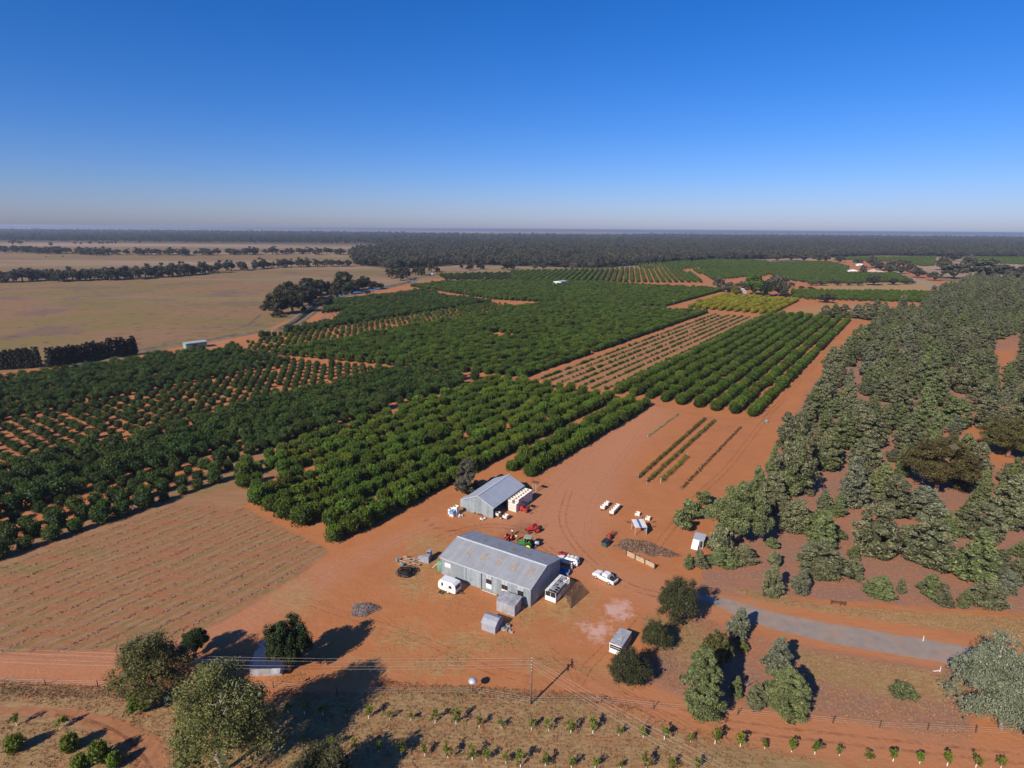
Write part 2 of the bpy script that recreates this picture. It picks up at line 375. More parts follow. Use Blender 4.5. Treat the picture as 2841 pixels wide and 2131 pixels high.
    col = mix(math_('MULTIPLY', edge(dry, .9, .3), .8), col, mix(rng_(gfib, .4, .65), (.40, .29, .12), (.25, .16, .065)))
    col = mix(math_('MULTIPLY', edge(green, .8, .3), .8), col, mix(rng_(gfib, .4, .65), (.15, .16, .045), (.23, .17, .07)))
    col = mix(math_('MULTIPLY', math_('MULTIPLY', track, .85), rng_(rag, .25, .6, .7, 1)), col, mix(n_mid, (.45, .19, .085), (.38, .165, .08)))
    wheel = noise(1.0, 5, mapped((.12, 1.4, 1), math.radians(-48)))
    col = mix(math_('MULTIPLY', rng_(wheel, .58, .74), math_('MULTIPLY', farm, .32)), col, (.22, .085, .045))
    wheel2 = noise(1.0, 5, mapped((.1, 1.0, 1), math.radians(32)))
    col = mix(math_('MULTIPLY', rng_(wheel2, .6, .76), math_('MULTIPLY', farm, .25)), col, (.50, .245, .13))
    col = mix(math_('MULTIPLY', edge(mud, .3, .3), .7), col, (.15, .06, .035))
    col = mix(math_('MULTIPLY', edge(salt, 1.0, .2), .62), col, (.62, .42, .36))
    col = mix(math_('MULTIPLY', rng_(n_grit, .62, .8), .3), col, (.46, .33, .22))
    l.new(col, p.inputs['Base Color']); p.inputs['Roughness'].default_value = .95; p.inputs['Specular IOR Level'].default_value = .1
    b = n.new('ShaderNodeBump'); b.inputs['Strength'].default_value = .55; b.inputs['Distance'].default_value = .22
    l.new(math_('ADD', math_('MULTIPLY', n_fine, .6), math_('ADD', rag, math_('MULTIPLY', math_('MULTIPLY', gfib, grass), .8))), b.inputs['Height']); l.new(b.outputs[0], p.inputs['Normal'])
    return m
me.materials.append(ground_material())
tag(link('ground', me), 'flat red soil, dry paddock and orchard ground reaching the horizon', 'ground', kind='structure')

# ---- sealed road with ragged gravel edge
def ribbon(name, line, width, m, z=.004, label='', cat='', step=3.0, wob=0.0, kind='structure'):
    P = [np.array(q) for q in line]
    pts = []
    for i in range(len(P)-1):                                        # Catmull-Rom
        p0, p1, p2, p3 = P[max(i-1, 0)], P[i], P[i+1], P[min(i+2, len(P)-1)]
        k = max(2, int(np.hypot(*(p2-p1))/step))
        for t in np.linspace(0, 1, k, endpoint=False):
            pts.append(.5*((2*p1)+(-p0+p2)*t+(2*p0-5*p1+4*p2-p3)*t*t+(-p0+3*p1-3*p2+p3)*t**3))
    pts.append(P[-1]); r = random.Random(3); vs, fs = [], []
    for i, q in enumerate(pts):
        d = pts[min(i+1, len(pts)-1)] - pts[max(i-1, 0)]; d = d/np.hypot(*d); nn = np.array((-d[1], d[0]))
        wd = width/2 if not hasattr(width, '__len__') else np.interp(i/(len(pts)-1), np.linspace(0, 1, len(width)), width)/2
        a = q + nn*(wd + r.uniform(-wob, wob)); b = q - nn*(wd + r.uniform(-wob, wob))
        vs += [(*a, z), (*b, z)]
        if i: fs.append((2*i-2, 2*i-1, 2*i+1, 2*i))
    o = MB().add(vs, fs).build(name, m); return tag(o, label, cat, kind=kind)
mroad = mat('road_asphalt_worn', (.285, .230, .190), .95, .12, .5, rust=(.38, .23, .155), rust_amt=.7, spec=.08)
ribbon('road', [Dp(*p) for p in [(1490,1283),(1570,1306),(1650,1334),(1760,1361),(1900,1386),(2060,1414),(2212,1445),(2500,1505)]], [1.0, 4.6, 5.6, 5.8, 5.8, 5.8, 5.8, 5.8], mroad, .006,
       'narrow grey sealed road running past the pines', 'road', 1.0, .14)
ribbon('far_road', [zTR(*p) for p in [(1105,450),(1125,490),(1200,525),(1330,570),(1480,610),(1700,660)]], 14, mroad, .03, 'far grey road curving past the scattered trees', 'road', 12, .6)

# ---- irrigation channel with earth banks
mwater = _nodes('channel_water'); _m, _n, _l, _p = mwater
_p.inputs['Base Color'].default_value = rgb(.035, .045, .035); _p.inputs['Roughness'].default_value = .12; _p.inputs['Specular IOR Level'].default_value = .5
_nz = _n.new('ShaderNodeTexNoise'); _nz.inputs['Scale'].default_value = 1.2; _bp = _n.new('ShaderNodeBump'); _bp.inputs['Strength'].default_value = .15
_l.new(_nz.outputs[0], _bp.inputs['Height']); _l.new(_bp.outputs[0], _p.inputs['Normal']); mwater = _m
canal = [zTL(*p) for p in [(600,1320),(1180,1168),(1500,1118),(1750,1082)]] + [zTM(*p) for p in [(20,1000),(200,985),(330,925),(420,860),(500,790),(560,745),(700,690),(900,650),(1150,610),(1330,570),(1390,530)]]
ribbon('water', canal, [3,3,3,3.2,5,9,10,10,9,6,4,4], mwater, .02, 'dark still water in the irrigation channel beside the gums', 'water', 5, .3)
mbank = mat('channel_bank_soil', (.22, .155, .085), .95, .3, .25, rust=(.12, .10, .05), rust_amt=.6)
def bank(side, off, h, wd, label):
    P = canal; vs, fs = [], []; r = random.Random(5+side)
    pts = []
    for i in range(len(P)-1):
        k = max(2, int(np.hypot(*(P[i+1]-P[i]))/7))
        pts += [P[i]+(P[i+1]-P[i])*t for t in np.linspace(0, 1, k, endpoint=False)]
    offs = np.interp(np.linspace(0, 1, len(pts)), np.linspace(0, 1, 12), [2,2,2,2.2,3.2,5.4,6,6,5.4,4,3,3])
    for i, q in enumerate(pts):
        d = pts[min(i+4, len(pts)-1)] - pts[max(i-4, 0)]; d = d/np.hypot(*d); nn = np.array((-d[1], d[0]))*side
        hh = h*r.uniform(.7, 1.15); o_ = offs[i]
        for a, z in ((o_-.7, .0), (o_+.5, hh*.8), (o_+1.2, hh), (o_+1.2+wd*.5, hh*.6), (o_+1.2+wd, .0)):
            e = q + nn*(a + r.uniform(-.2, .2)); vs.append((e[0], e[1], z))
        if i: b = 5*i; fs += [(b-5+k, b-4+k, b+1+k, b+k) for k in range(4)]
    tag(MB().add(vs, fs).build('channel_bank', mbank, smooth=True), label, 'bank', kind='structure')
bank(1, 0, .9, 3, 'low earth bank of the channel on the paddock side'); bank(-1, 0, .8, 3, 'low earth bank of the channel on the orchard side')
ribbon('paddock_track', [zTL(*p) for p in [(1500,1040),(1760,1020),(1950,1000),(2130,945)]] + [zTM(*p) for p in [(5,880),(40,850)]], 1.6, mat('worn_track_soil', (.12, .085, .055), .95, .3, .2), .012, 'dark worn vehicle track curving across the dry paddock', 'track', 6, .5)
ribbon('channel_road', [zTM(*p) for p in [(430,1010),(560,920),(640,830),(700,750),(760,705),(950,672),(1080,645)]], 7, mat('channel_road_soil', (.34, .14, .075), .95, .2, .2), .016, 'red dirt service road beside the channel', 'track', 6, .8)

# ================================================================== VEGETATION
def unit(a): return a/np.maximum(np.linalg.norm(a, axis=1, keepdims=True), 1e-9)
def leaf_quads(cen, nrm, size, r, aspect=.55, loose=.6):
    """one kite-shaped leaf spray per centre, facing roughly along nrm"""
    n = len(cen); N = unit(nrm*(1-loose) + unit(r.normal(size=(n, 3)))*loose)
    t = unit(np.cross(N, r.normal(size=(n, 3)))); b = np.cross(N, t)
    s = (size*r.uniform(.65, 1.3, (n, 1)))
    V4 = np.stack([cen - t*s, cen + b*s*aspect + N*s*.12, cen + t*s, cen - b*s*aspect + N*s*.12], 1).reshape(-1, 3)
    return V4
def foliage_mesh(name, verts, tone, m, core=None, core_tone=.1):
    """verts (4n,3) of leaf kites; tone (n,); core = (verts, quads) of an inner mass that closes the crown"""
    q = np.arange(len(verts)).reshape(-1, 4); tv = np.repeat(tone, 4)
    if core is not None:
        cv, cq = core; q = np.vstack([q, cq + len(verts)]); verts = np.vstack([verts, cv]); tv = np.concatenate([tv, np.full(len(cv), core_tone)])
    me = bpy.data.meshes.new(name); fast_mesh(me, verts, q)
    a = me.attributes.new('tone', 'FLOAT', 'POINT'); a.data.foreach_set('value', tv.astype(np.float32))
    me.materials.append(m); return me
def core_mass(prof, n, r, wob=.12, cx=0., cy=0.):
    """closed lumpy surface of revolution: prof = [(radius, z)]"""
    vs = []
    for rad, z in prof:
        for k in range(n):
            a = 2*math.pi*k/n; q = rad*(1 + r.uniform(-wob, wob)); vs.append((cx+q*math.cos(a), cy+q*math.sin(a), z))
    fs = [(i*n+k, i*n+(k+1) % n, (i+1)*n+(k+1) % n, (i+1)*n+k) for i in range(len(prof)-1) for k in range(n)]
    return np.array(vs), np.array(fs)
def clump_leaves(cl, per, size, r, loose=.55, aspect=.55, up=.3, shell=.35, flat=1.0):
    """cl (k,4) clump centres and radii -> leaf kites spread through the outer shell of every clump"""
    k = len(cl); d = unit(r.normal(size=(k*per, 3))); d[:, 2] += up*.4; d = unit(d)
    c = np.repeat(cl, per, 0); rad = c[:, 3:4]*(1 - shell*r.random((k*per, 1))**1.5)
    p = d*rad; p[:, 2] *= flat
    nn = d.copy(); nn[:, 2] += up
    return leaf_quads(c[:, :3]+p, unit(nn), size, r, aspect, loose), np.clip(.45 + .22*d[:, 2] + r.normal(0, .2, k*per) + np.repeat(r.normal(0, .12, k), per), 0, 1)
def trunk_mesh(name, h, r0, m, r, lean=.04, limbs=0, spread=1.0, top=.5):
    b = MB(); x = y = 0.0; pts = [(0, 0, -.05)]
    for i in range(1, 5): x += r.normal(0, lean)*h/4; y += r.normal(0, lean)*h/4; pts.append((x, y, h*i/4))
    b.tube(pts, [r0*1.25, r0, r0*.85, r0*.65, r0*.4], 7)
    for k in range(limbs):
        a = 2*math.pi*k/max(limbs, 1) + r.uniform(-.4, .4); z = h*r.uniform(.35, .75); L = spread*r.uniform(.6, 1)
        p0 = Vector((x*z/h, y*z/h, z)); p1 = p0 + Vector((math.cos(a)*L*.5, math.sin(a)*L*.5, L*.45)); p2 = p1 + Vector((math.cos(a)*L*.5, math.sin(a)*L*.5, L*.35))
        b.tube([p0, p1, p2], [r0*.5, r0*.35, r0*.15], 5)
    return b.mesh(name, m, True)
bark_grey = mat('bark_grey', (.16, .125, .10), .95, .35, 3.0)
bark_pale = mat('bark_pale_gum', (.38, .33, .28), .8, .3, 1.5, rust=(.22, .13, .09), rust_amt=.6)
bark_brown = mat('bark_reddish', (.20, .12, .085), .95, .3, 3.0)

LM = dict(
    citrus=leaf_mat('leaf_citrus', (.022, .042, .006), (.135, .195, .020), .25, .3),
    citrus_mid=leaf_mat('leaf_citrus_mid', (.017, .036, .006), (.115, .168, .018), .25, .3),
    citrus_dark=leaf_mat('leaf_citrus_dark', (.015, .030, .007), (.088, .134, .018), .25, .3),
    yellow=leaf_mat('leaf_yellow_green', (.110, .115, .010), (.340, .310, .022)),
    young=leaf_mat('leaf_young_citrus', (.060, .095, .010), (.190, .235, .022)),
    pine=leaf_mat('leaf_cypress_pine', (.060, .064, .030), (.295, .295, .155), .2, .18, .012),
    pine_g=leaf_mat('leaf_cypress_pine_green', (.052, .068, .025), (.262, .295, .115), .2, .18, .012),
    pine_b=leaf_mat('leaf_cypress_pine_grey', (.068, .074, .046), (.305, .315, .200), .2, .18, .012),
    gum=leaf_mat('leaf_gum', (.072, .078, .024), (.265, .262, .085), .25, .2, .02),
    gum_dark=leaf_mat('leaf_gum_dark', (.032, .034, .015), (.130, .122, .048), .2, .2, .02),
    gum_far=leaf_mat('leaf_gum_far', (.042, .042, .026), (.160, .152, .088), .2, .25, .025),
    acacia=leaf_mat('leaf_acacia_olive', (.060, .054, .016), (.205, .175, .055), .2, .15, .02),
    silver=leaf_mat('leaf_silver_gum', (.120, .138, .084), (.370, .390, .250), .25, .1, .01),
    dark=leaf_mat('leaf_dark_evergreen', (.015, .026, .010), (.065, .095, .026), .2, .2, .02),
    casuarina=leaf_mat('leaf_casuarina', (.018, .020, .012), (.065, .064, .036), .15, .2, .02),
    bush=leaf_mat('leaf_bright_bush', (.040, .080, .008), (.130, .205, .022), .25, .1, .02),
    grey=leaf_mat('leaf_dull_cypress', (.050, .048, .032), (.150, .135, .088), .15, .1, .01),
    hay=leaf_mat('dry_grass_straw', (.34, .215, .095), (.60, .42, .20), .4, .25, .02),
    verge=leaf_mat('verge_straw', (.24, .14, .066), (.44, .285, .14), .35, .25, .02),
    weed=leaf_mat('dry_weeds', (.15, .095, .06), (.40, .28, .18), .2, .2, .02),
    twig=leaf_mat('dry_twigs', (.13, .10, .088), (.36, .30, .27), .0, .2, .01),
    mulch=leaf_mat('mulch_debris', (.12, .075, .05), (.30, .20, .13), .0, .2, .02))

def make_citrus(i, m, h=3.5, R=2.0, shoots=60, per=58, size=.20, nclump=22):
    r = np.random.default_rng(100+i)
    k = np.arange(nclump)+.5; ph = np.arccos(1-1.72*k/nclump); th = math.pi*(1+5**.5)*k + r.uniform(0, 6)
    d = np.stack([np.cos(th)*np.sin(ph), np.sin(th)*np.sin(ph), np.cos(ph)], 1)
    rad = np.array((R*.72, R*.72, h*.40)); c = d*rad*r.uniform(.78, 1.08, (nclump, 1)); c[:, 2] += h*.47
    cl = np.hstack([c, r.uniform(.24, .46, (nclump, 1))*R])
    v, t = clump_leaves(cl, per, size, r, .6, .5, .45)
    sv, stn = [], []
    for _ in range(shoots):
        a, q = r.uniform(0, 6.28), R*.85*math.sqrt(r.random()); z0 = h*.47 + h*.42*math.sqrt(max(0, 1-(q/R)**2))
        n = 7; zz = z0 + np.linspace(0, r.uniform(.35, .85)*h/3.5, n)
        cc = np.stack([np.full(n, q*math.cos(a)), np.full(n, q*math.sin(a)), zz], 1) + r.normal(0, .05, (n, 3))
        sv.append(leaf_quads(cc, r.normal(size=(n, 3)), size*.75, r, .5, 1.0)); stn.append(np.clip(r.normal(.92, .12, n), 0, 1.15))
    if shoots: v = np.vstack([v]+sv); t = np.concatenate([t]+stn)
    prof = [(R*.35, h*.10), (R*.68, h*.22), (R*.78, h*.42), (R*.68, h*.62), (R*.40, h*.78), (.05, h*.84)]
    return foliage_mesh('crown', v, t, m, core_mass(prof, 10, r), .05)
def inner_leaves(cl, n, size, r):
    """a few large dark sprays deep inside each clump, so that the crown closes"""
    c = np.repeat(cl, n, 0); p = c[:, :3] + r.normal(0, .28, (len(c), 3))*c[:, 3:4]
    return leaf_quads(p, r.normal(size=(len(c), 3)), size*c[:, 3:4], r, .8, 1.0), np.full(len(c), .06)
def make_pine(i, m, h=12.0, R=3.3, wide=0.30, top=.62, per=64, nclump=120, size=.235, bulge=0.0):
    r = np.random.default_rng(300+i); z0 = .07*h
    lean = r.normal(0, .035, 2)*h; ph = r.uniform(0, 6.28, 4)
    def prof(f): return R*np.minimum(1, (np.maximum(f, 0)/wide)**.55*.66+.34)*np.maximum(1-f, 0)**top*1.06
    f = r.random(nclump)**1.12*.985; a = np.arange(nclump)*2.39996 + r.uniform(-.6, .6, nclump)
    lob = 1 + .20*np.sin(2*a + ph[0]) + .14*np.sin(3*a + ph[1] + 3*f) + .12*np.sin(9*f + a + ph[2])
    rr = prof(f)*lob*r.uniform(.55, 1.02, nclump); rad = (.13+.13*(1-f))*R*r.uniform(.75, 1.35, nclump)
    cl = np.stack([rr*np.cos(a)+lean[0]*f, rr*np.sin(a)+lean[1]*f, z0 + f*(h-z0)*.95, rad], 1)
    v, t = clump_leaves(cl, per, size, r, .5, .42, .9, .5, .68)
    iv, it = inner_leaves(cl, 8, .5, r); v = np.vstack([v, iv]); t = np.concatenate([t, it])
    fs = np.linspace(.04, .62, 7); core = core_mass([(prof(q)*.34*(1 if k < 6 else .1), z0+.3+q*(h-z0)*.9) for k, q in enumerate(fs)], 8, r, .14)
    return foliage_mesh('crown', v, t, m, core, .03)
def make_round(i, m, h, R, base, nclump=40, per=60, size=.3, cr=(.20, .34), gap=0.0, flat=.8, droop=0.0, core=True):
    """spreading crown from clumps scattered through an ellipsoid shell above height base"""
    r = np.random.default_rng(500+i); n = nclump
    d = unit(r.normal(size=(n, 3))); d[:, 2] = np.abs(d[:, 2])*1.15 - .35; d = unit(d)
    rad = np.array((R*.8, R*.8, (h-base)*.5*.9)); c = d*rad*r.uniform(.55, 1.05, (n, 1)); c[:, 2] += base + (h-base)*.5 - droop*np.hypot(c[:, 0], c[:, 1])
    cl = np.hstack([c, r.uniform(*cr, (n, 1))*R])
    v, t = clump_leaves(cl, per, size, r, .6, .5, .5, .5, flat)
    iv, it = inner_leaves(cl, 7, .5, r); v = np.vstack([v, iv]); t = np.concatenate([t, it])
    k = None
    if core:
        H = h-base; k = core_mass([(R*.12, base+H*.12), (R*.30, base+H*.24), (R*.34, base+H*.40), (R*.22, base+H*.52), (.03, base+H*.58)], 9, r, .2)
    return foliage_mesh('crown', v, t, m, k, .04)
def make_gum(i, m, h, R, r0, forks=4, levels=3, per=70, size=.28, cr=.9, bark=bark_pale, up=.9, droop=.0, dead=0, low=.15, inner=.62, fill=0):
    """gum tree grown as a forking skeleton: limbs are real, leaf clumps hang at the ends"""
    r = np.random.default_rng(700+i); b = MB(); tips = []
    def grow(p, d, L, rad, lev):
        mid = p + d*L*.5 + Vector(r.normal(0, .07*L, 3)); end = p + d*L + Vector(r.normal(0, .05*L, 3))
        b.tube([p, mid, end], [rad, rad*.82, rad*.62], 7 if lev < 2 else 5, True)
        if lev >= levels: tips.append(end); tips.append(mid + (end-mid)*.3 + Vector(r.normal(0, .3, 3))); return
        for k in range(forks if lev == 0 else int(r.integers(2, 4))):
            a = r.uniform(0, 2*math.pi) if lev else 2*math.pi*k/forks + r.uniform(-.4, .4)
            el = r.uniform(.35, 1.0) if lev == 0 else r.uniform(-.15, .9)
            s = Vector((math.cos(a)*math.cos(el), math.sin(a)*math.cos(el), math.sin(el)))
            grow(end, (d*.35*up + s).normalized(), L*r.uniform(.62, .85), rad*.6, lev+1)
    grow(Vector((0, 0, -.1)), Vector((r.normal(0, .08), r.normal(0, .08), 1)).normalized(), h*low, r0, 0)
    T = np.array([tuple(q) for q in tips]); cz = T[:, 2].max()
    sx = R/max(np.hypot(T[:, 0], T[:, 1]).max()+cr*.6, .1); sz = (h-cr*.7)/cz
    vs = np.array(b.v); vs[:, :2] *= sx; vs[:, 2] *= sz; b.v = [tuple(q) for q in vs]; T[:, :2] *= sx; T[:, 2] *= sz
    T = np.vstack([T, T + r.normal(0, cr*.7, T.shape)]); T[:, 2] -= droop*r.random(len(T)) + .16*h*(np.hypot(T[:, 0], T[:, 1])/R)**2; T[:, 2] = np.maximum(T[:, 2], h*.12)
    if fill:
        d = unit(r.normal(size=(fill, 3))); d[:, 2] = np.abs(d[:, 2])*.9 - .45; q = r.uniform(.6, .92, (fill, 1)); e = d*q*np.array((R, R, h*.46)); e[:, 2] += h*.50
        T = np.vstack([T, e]); T[:, 2] = np.clip(T[:, 2], h*.13, h)
    cl = np.hstack([T, r.uniform(.6, 1.15, (len(T), 1))*cr])
    v, t = clump_leaves(cl, per, size, r, .7, .34, .35, .7, .85)
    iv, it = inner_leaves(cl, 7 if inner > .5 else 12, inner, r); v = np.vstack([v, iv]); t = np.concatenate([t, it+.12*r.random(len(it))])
    if dead:
        for k in range(dead):
            a = r.uniform(0, 6.28); p0 = Vector((0, 0, h*.35)); p1 = p0 + Vector((math.cos(a)*R*.2, math.sin(a)*R*.2, h*.16)); p2 = p1 + Vector((math.cos(a)*R*.12, math.sin(a)*R*.12, h*.16))
            b.tube([p0, p1, p2], [r0*.6, r0*.4, r0*.12], 6)
    return b.mesh('trunk', bark, True), foliage_mesh('crown', v, t, m)

LIB = {}
def lib(kind, i): L = LIB[kind]; return L[i % len(L)]
_r = np.random.default_rng(11)
ct = [trunk_mesh('trunk', 1.3, .11, bark_grey, _r, .05) for _ in range(2)]
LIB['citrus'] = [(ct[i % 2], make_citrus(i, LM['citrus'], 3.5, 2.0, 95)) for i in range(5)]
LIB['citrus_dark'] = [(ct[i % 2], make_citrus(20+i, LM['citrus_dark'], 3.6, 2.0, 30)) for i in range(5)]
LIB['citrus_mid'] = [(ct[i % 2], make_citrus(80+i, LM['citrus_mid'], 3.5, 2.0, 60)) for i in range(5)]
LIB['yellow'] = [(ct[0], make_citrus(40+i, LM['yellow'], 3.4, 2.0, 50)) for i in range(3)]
LIB['young'] = [(ct[0], make_citrus(50+i, LM['citrus'], 1.7, .75, 14, 26, .17, 14)) for i in range(4)]
pt = [trunk_mesh('trunk', 7.5, .24, bark_brown, _r, .03, 4, 2.0) for _ in range(3)]
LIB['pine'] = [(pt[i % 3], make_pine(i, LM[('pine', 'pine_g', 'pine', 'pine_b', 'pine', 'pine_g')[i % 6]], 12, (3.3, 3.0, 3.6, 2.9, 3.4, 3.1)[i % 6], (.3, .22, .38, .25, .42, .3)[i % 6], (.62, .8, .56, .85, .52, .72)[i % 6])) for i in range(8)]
LIB['shrub'] = [(trunk_mesh('trunk', 1.0, .12, bark_brown, _r), make_round(i, LM[('pine', 'pine_g', 'gum')[i % 3]], 3.4, 1.9, .15, 34, 50, .22)) for i in range(3)]
LIB['gum_far'] = [make_gum(i, LM['gum_far'], 15, 6.5, .3, 4, 2, 46, .60, 2.5, bark_grey, droop=3.5, low=.1) for i in range(5)]
LIB['wood'] = [(pt[0], make_round(30+i, LM['gum_far'], 13, 4.6, 2.2, 20, 22, .75, (.26, .42))) for i in range(4)]
LIB['casuarina'] = [(pt[i], make_pine(30+i, LM['casuarina'], 9, 1.9, .18, .34, 40, 70, .30)) for i in range(3)]
LIB['redgum'] = [make_gum(20+i, LM['gum_dark'], 14, 6.0, .34, 4, 3, 30, .50, 1.9, bark_grey, droop=4.0, low=.1) for i in range(4)]
LIB['round'] = [(pt[0], make_round(60+i, LM['gum_far'], 9, 4.6, .6, 40, 44, .42)) for i in range(3)]

def crown_of(o): return next(c for c in o.children if c.name.startswith('crown'))
def tree(name, label, cat, kind, p, sx, sz=None, rz=0.0, i=0, group=None, sy=None):
    tm, cm = lib(kind, i); o = thing(name, label, cat, p, rz, group); o.scale = (sx, sy or sx, sz or sx)
    link('trunk', tm, o); link('crown', cm, o); return o

def scatter(name, label, cat, P, rz, S, var, sources, kind='stuff'):
    """one object: instances of real crown meshes on measured or grown points"""
    me = bpy.data.meshes.new(name); n = len(P)
    me.vertices.add(n); me.vertices.foreach_set('co', np.ascontiguousarray(P, np.float32).ravel())
    a = me.attributes.new('turn', 'FLOAT_VECTOR', 'POINT'); q = np.zeros((n, 3), np.float32); q[:, 2] = rz; a.data.foreach_set('vector', q.ravel())
    a = me.attributes.new('size', 'FLOAT_VECTOR', 'POINT'); a.data.foreach_set('vector', np.ascontiguousarray(S, np.float32).ravel())
    a = me.attributes.new('variant', 'INT', 'POINT'); a.data.foreach_set('value', np.asarray(var, np.int32))
    o = link(name, me); tag(o, label, cat, kind=kind)
    ng = bpy.data.node_groups.new(name, 'GeometryNodeTree')
    ng.interface.new_socket('Geometry', in_out='INPUT', socket_type='NodeSocketGeometry'); ng.interface.new_socket('Geometry', in_out='OUTPUT', socket_type='NodeSocketGeometry')
    N, L = ng.nodes, ng.links; gi = N.new('NodeGroupInput'); go = N.new('NodeGroupOutput'); jn = N.new('GeometryNodeJoinGeometry')
    def attr(nm, ty): q = N.new('GeometryNodeInputNamedAttribute'); q.data_type = ty; q.inputs['Name'].default_value = nm; return q.outputs['Attribute']
    va, tu, si = attr('variant', 'INT'), attr('turn', 'FLOAT_VECTOR'), attr('size', 'FLOAT_VECTOR')
    er = N.new('FunctionNodeEulerToRotation'); L.new(tu, er.inputs[0])
    for k, src in enumerate(sources):
        oi = N.new('GeometryNodeObjectInfo'); oi.transform_space = 'ORIGINAL'; oi.inputs['Object'].default_value = src; oi.inputs['As Instance'].default_value = True
        cp = N.new('FunctionNodeCompare'); cp.data_type = 'INT'; cp.operation = 'EQUAL'; ins = [s for s in cp.inputs if s.type == 'INT' and s.enabled]
        L.new(va, ins[0]); ins[1].default_value = k
        ip = N.new('GeometryNodeInstanceOnPoints'); L.new(gi.outputs[0], ip.inputs['Points']); L.new(cp.outputs[0], ip.inputs['Selection']); L.new(oi.outputs['Geometry'], ip.inputs['Instance'])
        L.new(er.outputs[0], ip.inputs['Rotation']); L.new(si, ip.inputs['Scale']); L.new(ip.outputs[0], jn.inputs[0])
    L.new(jn.outputs[0], go.inputs[0]); md = o.modifiers.new('scatter', 'NODES'); md.node_group = ng
    if me.materials.__len__() == 0: me.materials.append(sources[0].data.materials[0])
    return o
def in_view(P, m=.06):
    """which ground points lie inside (or just beside) the picture"""
    y, x = P[:, 1], P[:, 0]; fw = y*math.cos(PITCH) + CAM_H*math.sin(PITCH); a = F_PX*x/fw
    up = y*math.sin(PITCH) - CAM_H*math.cos(PITCH); b = -F_PX*up/fw
    return (np.abs(a) < PH_W/2*(1+m)) & (b < PH_H/2*(1+2*m)) & (fw > 20)

# ---------------------------------------------------------------- orchard: one lattice, blocks measured along (s) and across (t) the rows
rg = np.random.default_rng(21)
blocks = []                                                            # (points, scale, kind)
def block(kind, t0, t1, s0, s1, dt, ds, sc, miss=.04, jit=.4, scj=.14, ok=None, tall=1.0):
    """s0/s1: numbers or functions of t"""
    out = []
    for t in np.arange(t0, t1+.01, dt):
        a = s0(t) if callable(s0) else s0; b = s1(t) if callable(s1) else s1
        for s in np.arange(a + rg.uniform(-.3, .3), b, ds):
            if rg.random() < miss: continue
            p = ST(s + rg.normal(0, jit*.5), t + rg.normal(0, jit*.4))
            if ok is not None and not ok(s, t, p): continue
            q = sc*(1 + rg.normal(0, scj)); out.append((p[0], p[1], q, q*(1+rg.normal(0, .06))*tall))
    blocks.append((kind, np.array(out)))
track_s = lambda t: float(np.interp(t, [80, 148, 178, 216, 252, 286, 332, 338, 348, 360, 420], [222, 224, 214, 204, 190, 184, 181, 158, 130, 84, 40]))
start_s = lambda t: float(np.interp(t, [110, 155, 299, 343, 359, 473, 522], [231, 230, 190, 191, 254, 376, 498]))
b_end = lambda t: float(np.interp(t, [150, 226, 359, 420], [520, 503, 468, 455]))
block('citrus', 103, 163, 77, lambda t: 221 if t < 150 else 218, 6.3, 4.1, 1.10, .03, ok=lambda s, t, p: not (t > 140 and s < 77+(t-140)*.45) and not (t > 132 and s < 100 and rg.random() < .12))
block('citrus', 87, 97.5, 134, 221, 6.6, 4.1, 1.10, .02)
block('citrus_dark', 156, 175, lambda t: 20 if t < 160 else 14, lambda t: 80+(t-156)*2.2, 6.1, 4.8, .95, .10, .5, .18)
block('citrus_dark', 170, 178, 100, lambda t: track_s(t)-2, 6.2, 4.9, 1.15, .04)
block('citrus_dark', 180.2, 212, 10, lambda t: track_s(t)+1, 6.0, 4.8, 1.28, .04, .4, .1)
block('citrus_dark', 218, 268, 10, lambda t: track_s(t)+1.5, 6.0, 4.9, .80, .03, .3, .14)
block('citrus_dark', 273, 345, 10, lambda t: track_s(t)+1.5, 5.6, 4.3, 1.0, .02)
bgap = lambda s, t, p: not ((abs(s-318) < 9 and abs(t-225) < 14 and rg.random() < .8) or (abs(s-372) < 7 and abs(t-222) < 16 and rg.random() < .55))
block('citrus_mid', 155, 299, start_s, b_end, 5.9, 4.3, 1.08, .015, ok=bgap)
block('citrus_mid', 304, 345, start_s, lambda t: 455, 6.2, 5.3, .78, .10, .4, .15)
block('citrus_dark', 349, 470, lambda t: start_s(t)+2+(26 if 366 < t < 410 else 0), lambda t: float(np.interp(t, [349, 420, 470], [462, 470, 500])), 5.8, 4.3, 1.12, .02)
block('citrus_mid', 200, 520, lambda t: float(np.interp(t, [200, 226, 359, 522], [533, 516, 482, 528])), lambda t: float(np.interp(t, [200, 219, 425, 522], [730, 730, 712, 600])), 5.9, 4.6, 1.05, .02)
block('young', 112, 147, 232, 515, 5.6, 1.75, .64, .1, .18, .3)
block('citrus_mid', 48.2, 106, lambda t: 232 + rg.uniform(-.5, .5), 545, 7.05, 3.5, 1.1, .02, .5, .13)
block('yellow', 108, 184, 541, 667, 7.0, 3.6, 1.1, .02)
U2 = np.array((.19, .982)); V2 = np.array((-.982, .19))
def far_block(kind, poly, dt, ds, sc, miss=.02, d=(U2, V2)):
    poly = [tuple(p) for p in poly]; c = np.array(poly); s = c@d[0]; t = c@d[1]
    S_, T_ = np.meshgrid(np.arange(s.min(), s.max(), ds), np.arange(t.min(), t.max(), dt)); P = S_.ravel()[:, None]*d[0] + T_.ravel()[:, None]*d[1]
    P = P[inside(P, poly) & (rg.random(len(P)) > miss)]; P += rg.normal(0, .35, P.shape); q = sc*(1+rg.normal(0, .1, len(P)))
    blocks.append((kind, np.column_stack([P, q, q*1.0])))
far_block('citrus_dark', [zTM(*p) for p in [(1560,505),(2212,488),(2212,560),(1650,555)]], 9.5, 4.5, .85, .05)
